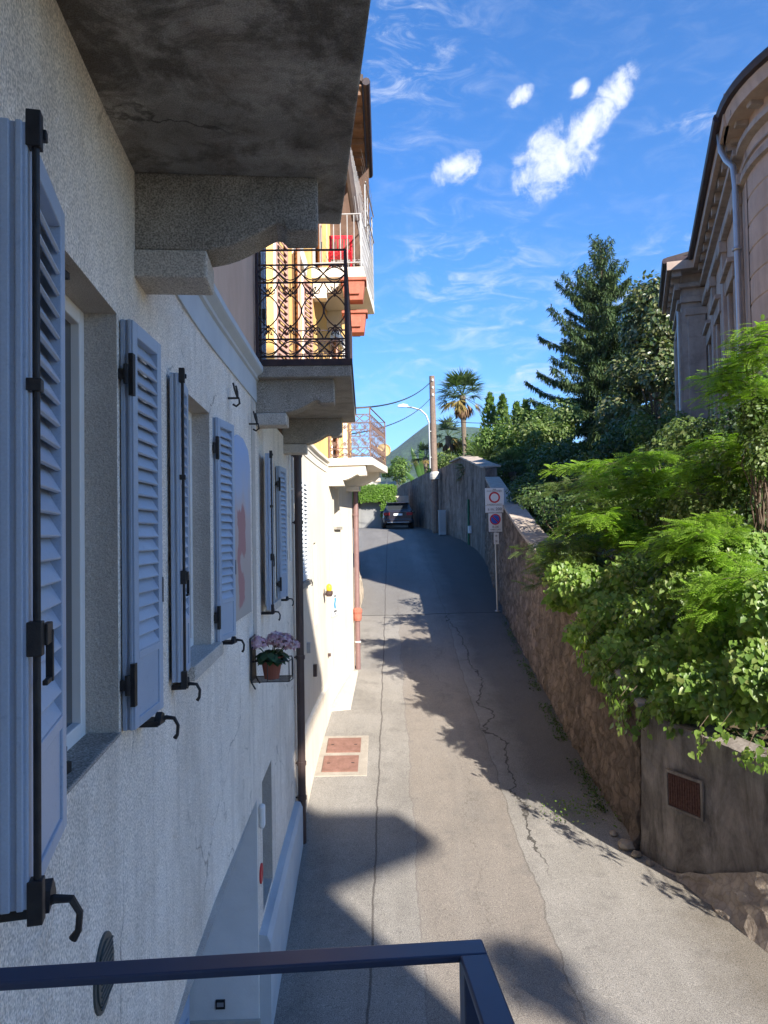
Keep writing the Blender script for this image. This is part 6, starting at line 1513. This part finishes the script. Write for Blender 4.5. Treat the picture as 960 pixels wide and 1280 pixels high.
def locust(px, py, d, rx_, ry_, rz__, n, label, lean=(-.6, -.3, .15), size=.26, m=ML_locust, root=None, layers=4):
    c = np.array(W(px, py, d)); bz = soilz(c[0]+.6, d+.8)
    r = empty('locust_shrub', (c[0]+.7, d+.9, bz), label, 'shrub', 'fine leaved locust boughs over the wall')
    O = []; Fw = []; lean = np.array(lean); mb = MB(); start = Vector((c[0]+.7, d+.9, bz))
    for L_ in range(layers*3):
        a = rng.uniform(-1.25, 1.25)+atan2(lean[1], lean[0]); dd = A3(cos(a), sin(a), rng.uniform(-.05, .28)); ln = rng.uniform(.6, 1.25)
        st = c+A3(rx_*.35, ry_*.35, 0)*rng.uniform(-.6, 1)+A3(0, 0, (L_/(layers*3)-.5)*rz__*1.5)
        pts = [st+dd*A3(rx_, ry_, rz__)*ln*t+A3(0, 0, -.30*rz__*t*t*1.3) for t in np.linspace(0, 1, 9)]
        mb.tube([start+(Vector(st)-start)*k/4+Vector((0, 0, .1*sin(k/4*pi))) for k in range(5)]+[Vector(p) for p in pts[1:]], [.016]*5+[.010, .009, .010, .008, .007, .006, .005, .004], 5, False)
        k = n//(layers*3); u = rng.random(k)**.8*8; i = u.astype(int).clip(0, 7); f = (u-i)[:, None]; P = np.array(pts); q = P[i]*(1-f)+P[i+1]*f
        side = np.cross(dd, A3(0, 0, 1)); side = side/np.linalg.norm(side); sg = np.where(rng.random(k) < .5, -1, 1)
        q = q+side*(sg*rng.random(k)*.10)[:, None]+rng.normal(size=(k, 3))*.04
        O.append(q); Fw.append(dd*.55+side*sg[:, None]*rng.uniform(.3, 1.0, (k, 1))+rng.normal(size=(k, 3))*.25+A3(0, 0, .10))
    mb.build('stem', mat('green_stem', (.07, .075, .03), None, rough=.8), r, smooth=True)
    O = np.vstack(O); Fw = np.vstack(Fw); k = len(O); M3 = frames(rng.normal(size=(k, 3))*.28+A3(-.1, -.15, 1), Fw)*rng.uniform(size*.7, size*1.15, k)[:, None, None]
    V, Fa = inst(SPT, SPF, O, M3); np_mesh('foliage', V, Fa, m, r)
    return r
locust(735, 695, 14.2, 1.1, .9, .5, 900, 'low locust bough spilling over the stone wall top', m=ML_mid, size=.24)
locust(780, 655, 13.2, 1.15, .9, .42, 1000, 'flat bright locust bough above the wall, lowest of the tier')
locust(765, 605, 16.5, 1.5, 1.0, .5, 800, 'half shaded locust bough farther into the garden', m=ML_mid)
locust(825, 590, 13.8, 1.5, 1.0, .5, 1300, 'brightest locust bough fanning out in mid garden')
locust(915, 570, 12.0, 1.0, .9, .5, 900, 'locust bough against the foot of the villa', lean=(-.5, -.5, .1))
locust(905, 665, 10.6, .95, .8, .38, 1000, 'drooping locust bough above the vines', size=.24)
locust(945, 740, 9.4, .75, .6, .36, 900, 'fresh locust bough at the right edge just above the vines', size=.22)
locust(935, 470, 11.2, .62, .6, .42, 700, 'high locust bough reaching in front of the villa drainpipe', lean=(-.8, -.2, .25), size=.22)
locust(975, 425, 10.5, .5, .5, .35, 400, 'uppermost locust bough at the right edge of the view', lean=(-.7, -.2, .3), size=.22)

# ---- heart-leaved vine draping over the front wall
vn = empty('climbing_vine', (4.6, 10.2, rtf(9.8)), 'thick heart leaved vine draping over the dark retaining wall', 'vine')
O = []; Nn = []; Fw = []
cl = []
for (px, py, d, r_) in ((740, 735, 12.6, .46), (770, 770, 11.9, .48), (716, 720, 13.4, .42), (700, 690, 14.6, .38), (705, 745, 13.2, .28), (735, 790, 12.1, .3), (760, 825, 11.3, .3), (830, 700, 12.4, .5), (800, 720, 12.2, .5), (790, 815, 11.0, .45), (830, 770, 11.0, .55), (870, 740, 10.6, .5), (850, 830, 10.0, .5), (810, 855, 10.2, .36),
                        (770, 845, 10.9, .28), (900, 800, 9.7, .5), (940, 770, 9.4, .45), (890, 860, 9.2, .42), (930, 860, 8.9, .45), (965, 830, 8.7, .45), (960, 850, 8.5, .35), (845, 878, 9.5, .28), (905, 880, 8.8, .22), (865, 690, 12.0, .5), (930, 700, 10.5, .5), (745, 790, 11.9, .28), (820, 890, 9.75, .18), (985, 850, 8.3, .3), (985, 760, 8.8, .5)):
    c = np.array(W(px, py, d+.1)); n = int(4200*r_**1.5); v = rnd(n); v[:, 1] = np.where(v[:, 1] > .3, -v[:, 1], v[:, 1]); rr_ = rng.uniform(.65, 1.08, (n, 1))
    O.append(c+v*rr_*A3(r_*1.15, r_, r_*.85)); nn = v*.55+A3(.15, -.7, .6)+rnd(n)*.5; Nn.append(nn); f = rnd(n)*.7+A3(-.1, -.35, -.8); Fw.append(f)
# hanging tendrils over the wall face
tn = MB()
for k in range(46):
    y = rng.uniform(5.2, 12.6); top = rtf(y)+rng.uniform(-.05, .25); off = rng.uniform(.10, .24)
    t = Vector((xr(y+.1)-xr(y-.1), .2, 0)).normalized(); nn_ = Vector((-t.y, t.x, 0)); p = Vector((xr(y), y, top))+nn_*off; L_ = rng.uniform(.10, .42) if y > 8.6 else rng.uniform(.02, .10); pts = [p+Vector((0, 0, .2))-nn_*.2]
    for q in range(7): u = q/6; pts.append(p+Vector((rng.normal()*.02, rng.normal()*.02, -L_*u))+nn_*(.02*sin(u*5)))
    tn.tube(pts, .004, 4, False)
    m_ = int(14+L_*34); u = rng.random(m_)*6; i = u.astype(int).clip(0, 6); P = np.array([tuple(a) for a in pts[1:]]); q = P[i.clip(0, 5)]+(P[(i+1).clip(0, 6)]-P[i.clip(0, 5)])*(u-i)[:, None]
    O.append(q+rng.normal(size=(m_, 3))*(.05)); Nn.append(np.array(nn_)+rnd(m_)*.6+A3(0, 0, .3)); Fw.append(rnd(m_)*.6+A3(0, 0, -1))
O = np.vstack(O); Nn = np.vstack(Nn); Fw = np.vstack(Fw); k = len(O)
leaves('foliage', O, Nn, Fw, .035+.085*rng.random(k)**1.6, ML_vine, vn, HEART, HEART_T)
tn.build('stem', M_bark, vn)
# dark leafy filling behind the vine so the soil does not show
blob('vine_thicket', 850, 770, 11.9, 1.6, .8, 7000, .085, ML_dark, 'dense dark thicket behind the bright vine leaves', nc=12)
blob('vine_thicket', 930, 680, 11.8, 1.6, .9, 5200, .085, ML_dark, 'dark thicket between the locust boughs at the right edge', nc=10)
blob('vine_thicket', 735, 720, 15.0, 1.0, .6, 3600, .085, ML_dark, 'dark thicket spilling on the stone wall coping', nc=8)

# ---- weeds at the wall foot, hedge over the garage
n = 2200; yy = 22.0-rng.random(n)**.8*11.5; w_ = np.where(rng.random(n) < .5, 1, .4)
xx = np.array([xr(y)-.14 for y in yy])-rng.random(n)*.22*w_; zz = np.array([gz(y) for y in yy])+rng.random(n)*.35*np.interp(yy, [10, 14, 19, 22], [.5, .25, .8, 1.0])*w_
keep = (np.sin(yy*2.3)+np.sin(yy*5.1+1) > -.2); 
o = leaves('wall_weeds', np.stack([xx, yy, zz], 1)[keep], rnd(keep.sum())+A3(-.3, 0, .5), rnd(keep.sum())+A3(-.2, -.1, .7), rng.uniform(.02, .055, keep.sum()), ML_dark, None); tag(o, 'scruffy weeds along the foot of the stone wall', 'weeds', kind='stuff')
n = 420; c = A3(2.7, 10.9, gz(10.9)+.03); o = leaves('wall_weeds', c+rng.normal(size=(n, 3))*A3(.30, .30, .04)+A3(0, 0, .05), rnd(n)+A3(0, 0, 1), rnd(n)+A3(0, 0, .5), rng.uniform(.02, .045, n), ML_grass, None); tag(o, 'small tuft of weeds growing in the road by the wall corner', 'weeds', kind='stuff')
hg = empty('hedge', (-.7, 48.4, 1.9), 'clipped bright green hedge above the grey garage door', 'hedge')
n = 9000; xx = rng.uniform(-2.2, .75, n); fz = rng.random(n) < .75; yy = np.where(fz, 48.15, rng.uniform(48.15, 49.2, n)); zz = np.where(fz, rng.uniform(2.22, 3.15, n), 3.15)
low = (xx > -.15); zz = np.where(low & fz, rng.uniform(1.2, 3.15, n), zz)
leaves('foliage', np.stack([xx, yy, zz], 1)+rng.normal(size=(n, 3))*.05, rnd(n)*.7+A3(0, -1, .5), rnd(n), rng.uniform(.07, .13, n), ML_hedge, hg)
mb = MB(); mb.box((-.72, 48.75, 2.68), (2.8, .9, .86)); mb.box((.3, 48.75, 1.9), (.8, .8, 1.6)); mb.build('branches', M_bark, hg)
for (px, py, d, rx_, rz__, lab) in ((452, 592, 70, 1.6, 1.2, 'small bright tree behind the garage roof, left one'), (497, 588, 75, 1.8, 1.4, 'small bright tree behind the garage roof, right one')):
    blob('garden_tree', px, py, d, rx_, rz__, 2000, .22, ML_conif, lab, base_z=.8, nc=7, cat='tree')
# tree behind the viewpoint whose crown dapples the road
blob_c = A3(12.15, -9.6, 7.05); bush('street_tree', (12.9, -9.2, gz(-9)), [blob_c+A3(*(rng.normal(size=3)*.20)) for _ in range(8)], [.24]*8, [55]*8, .14, ML_mid, 'small leafy tree beside the apartment block behind the viewpoint', 'tree', .13)
# stones and fallen leaves by the corner
for i, (x, y, s) in enumerate(((3.05, 9.95, .11), (3.12, 9.75, .07), (3.0, 10.3, .06), (3.22, 9.55, .05))):
    mb = MB(); mb.lathe((x, y, gz(y)-.01), [(s*.6, 0), (s, s*.3), (s*.8, s*.8), (s*.25, s)], 7); mb.v = [(a+rng.normal()*s*.1, b+rng.normal()*s*.1, c_+rng.normal()*s*.06) for a, b, c_ in mb.v]
    tag(mb.build('stone', M_lowstone), ['largest loose stone lying at the wall corner', 'second loose stone right at the wall foot', 'small stone on the road up from the corner', 'smallest stone nearest the viewer at the wall foot'][i], 'stone')

# ------------------------------------------------------------------ haze: the valley air, one closed box
hz = MB(); hz.hexa([(-1700, -60, -8), (1700, -60, -8), (1700, 3100, -8), (-1700, 3100, -8), (-1700, -60, 395), (1700, -60, 395), (1700, 3100, 395), (-1700, 3100, 395)])
hm = bpy.data.materials.new('valley_air'); hm.use_nodes = True; nt = hm.node_tree; nt.nodes.clear()
ou = nt.nodes.new('ShaderNodeOutputMaterial'); pv = nt.nodes.new('ShaderNodeVolumePrincipled'); pv.inputs['Density'].default_value = .00014; pv.inputs['Color'].default_value = (.72, .84, 1.0, 1); pv.inputs['Anisotropy'].default_value = .2
nt.links.new(pv.outputs[0], ou.inputs['Volume'])
tag(hz.build('haze', hm), 'thin blue valley haze', None, kind='stuff')
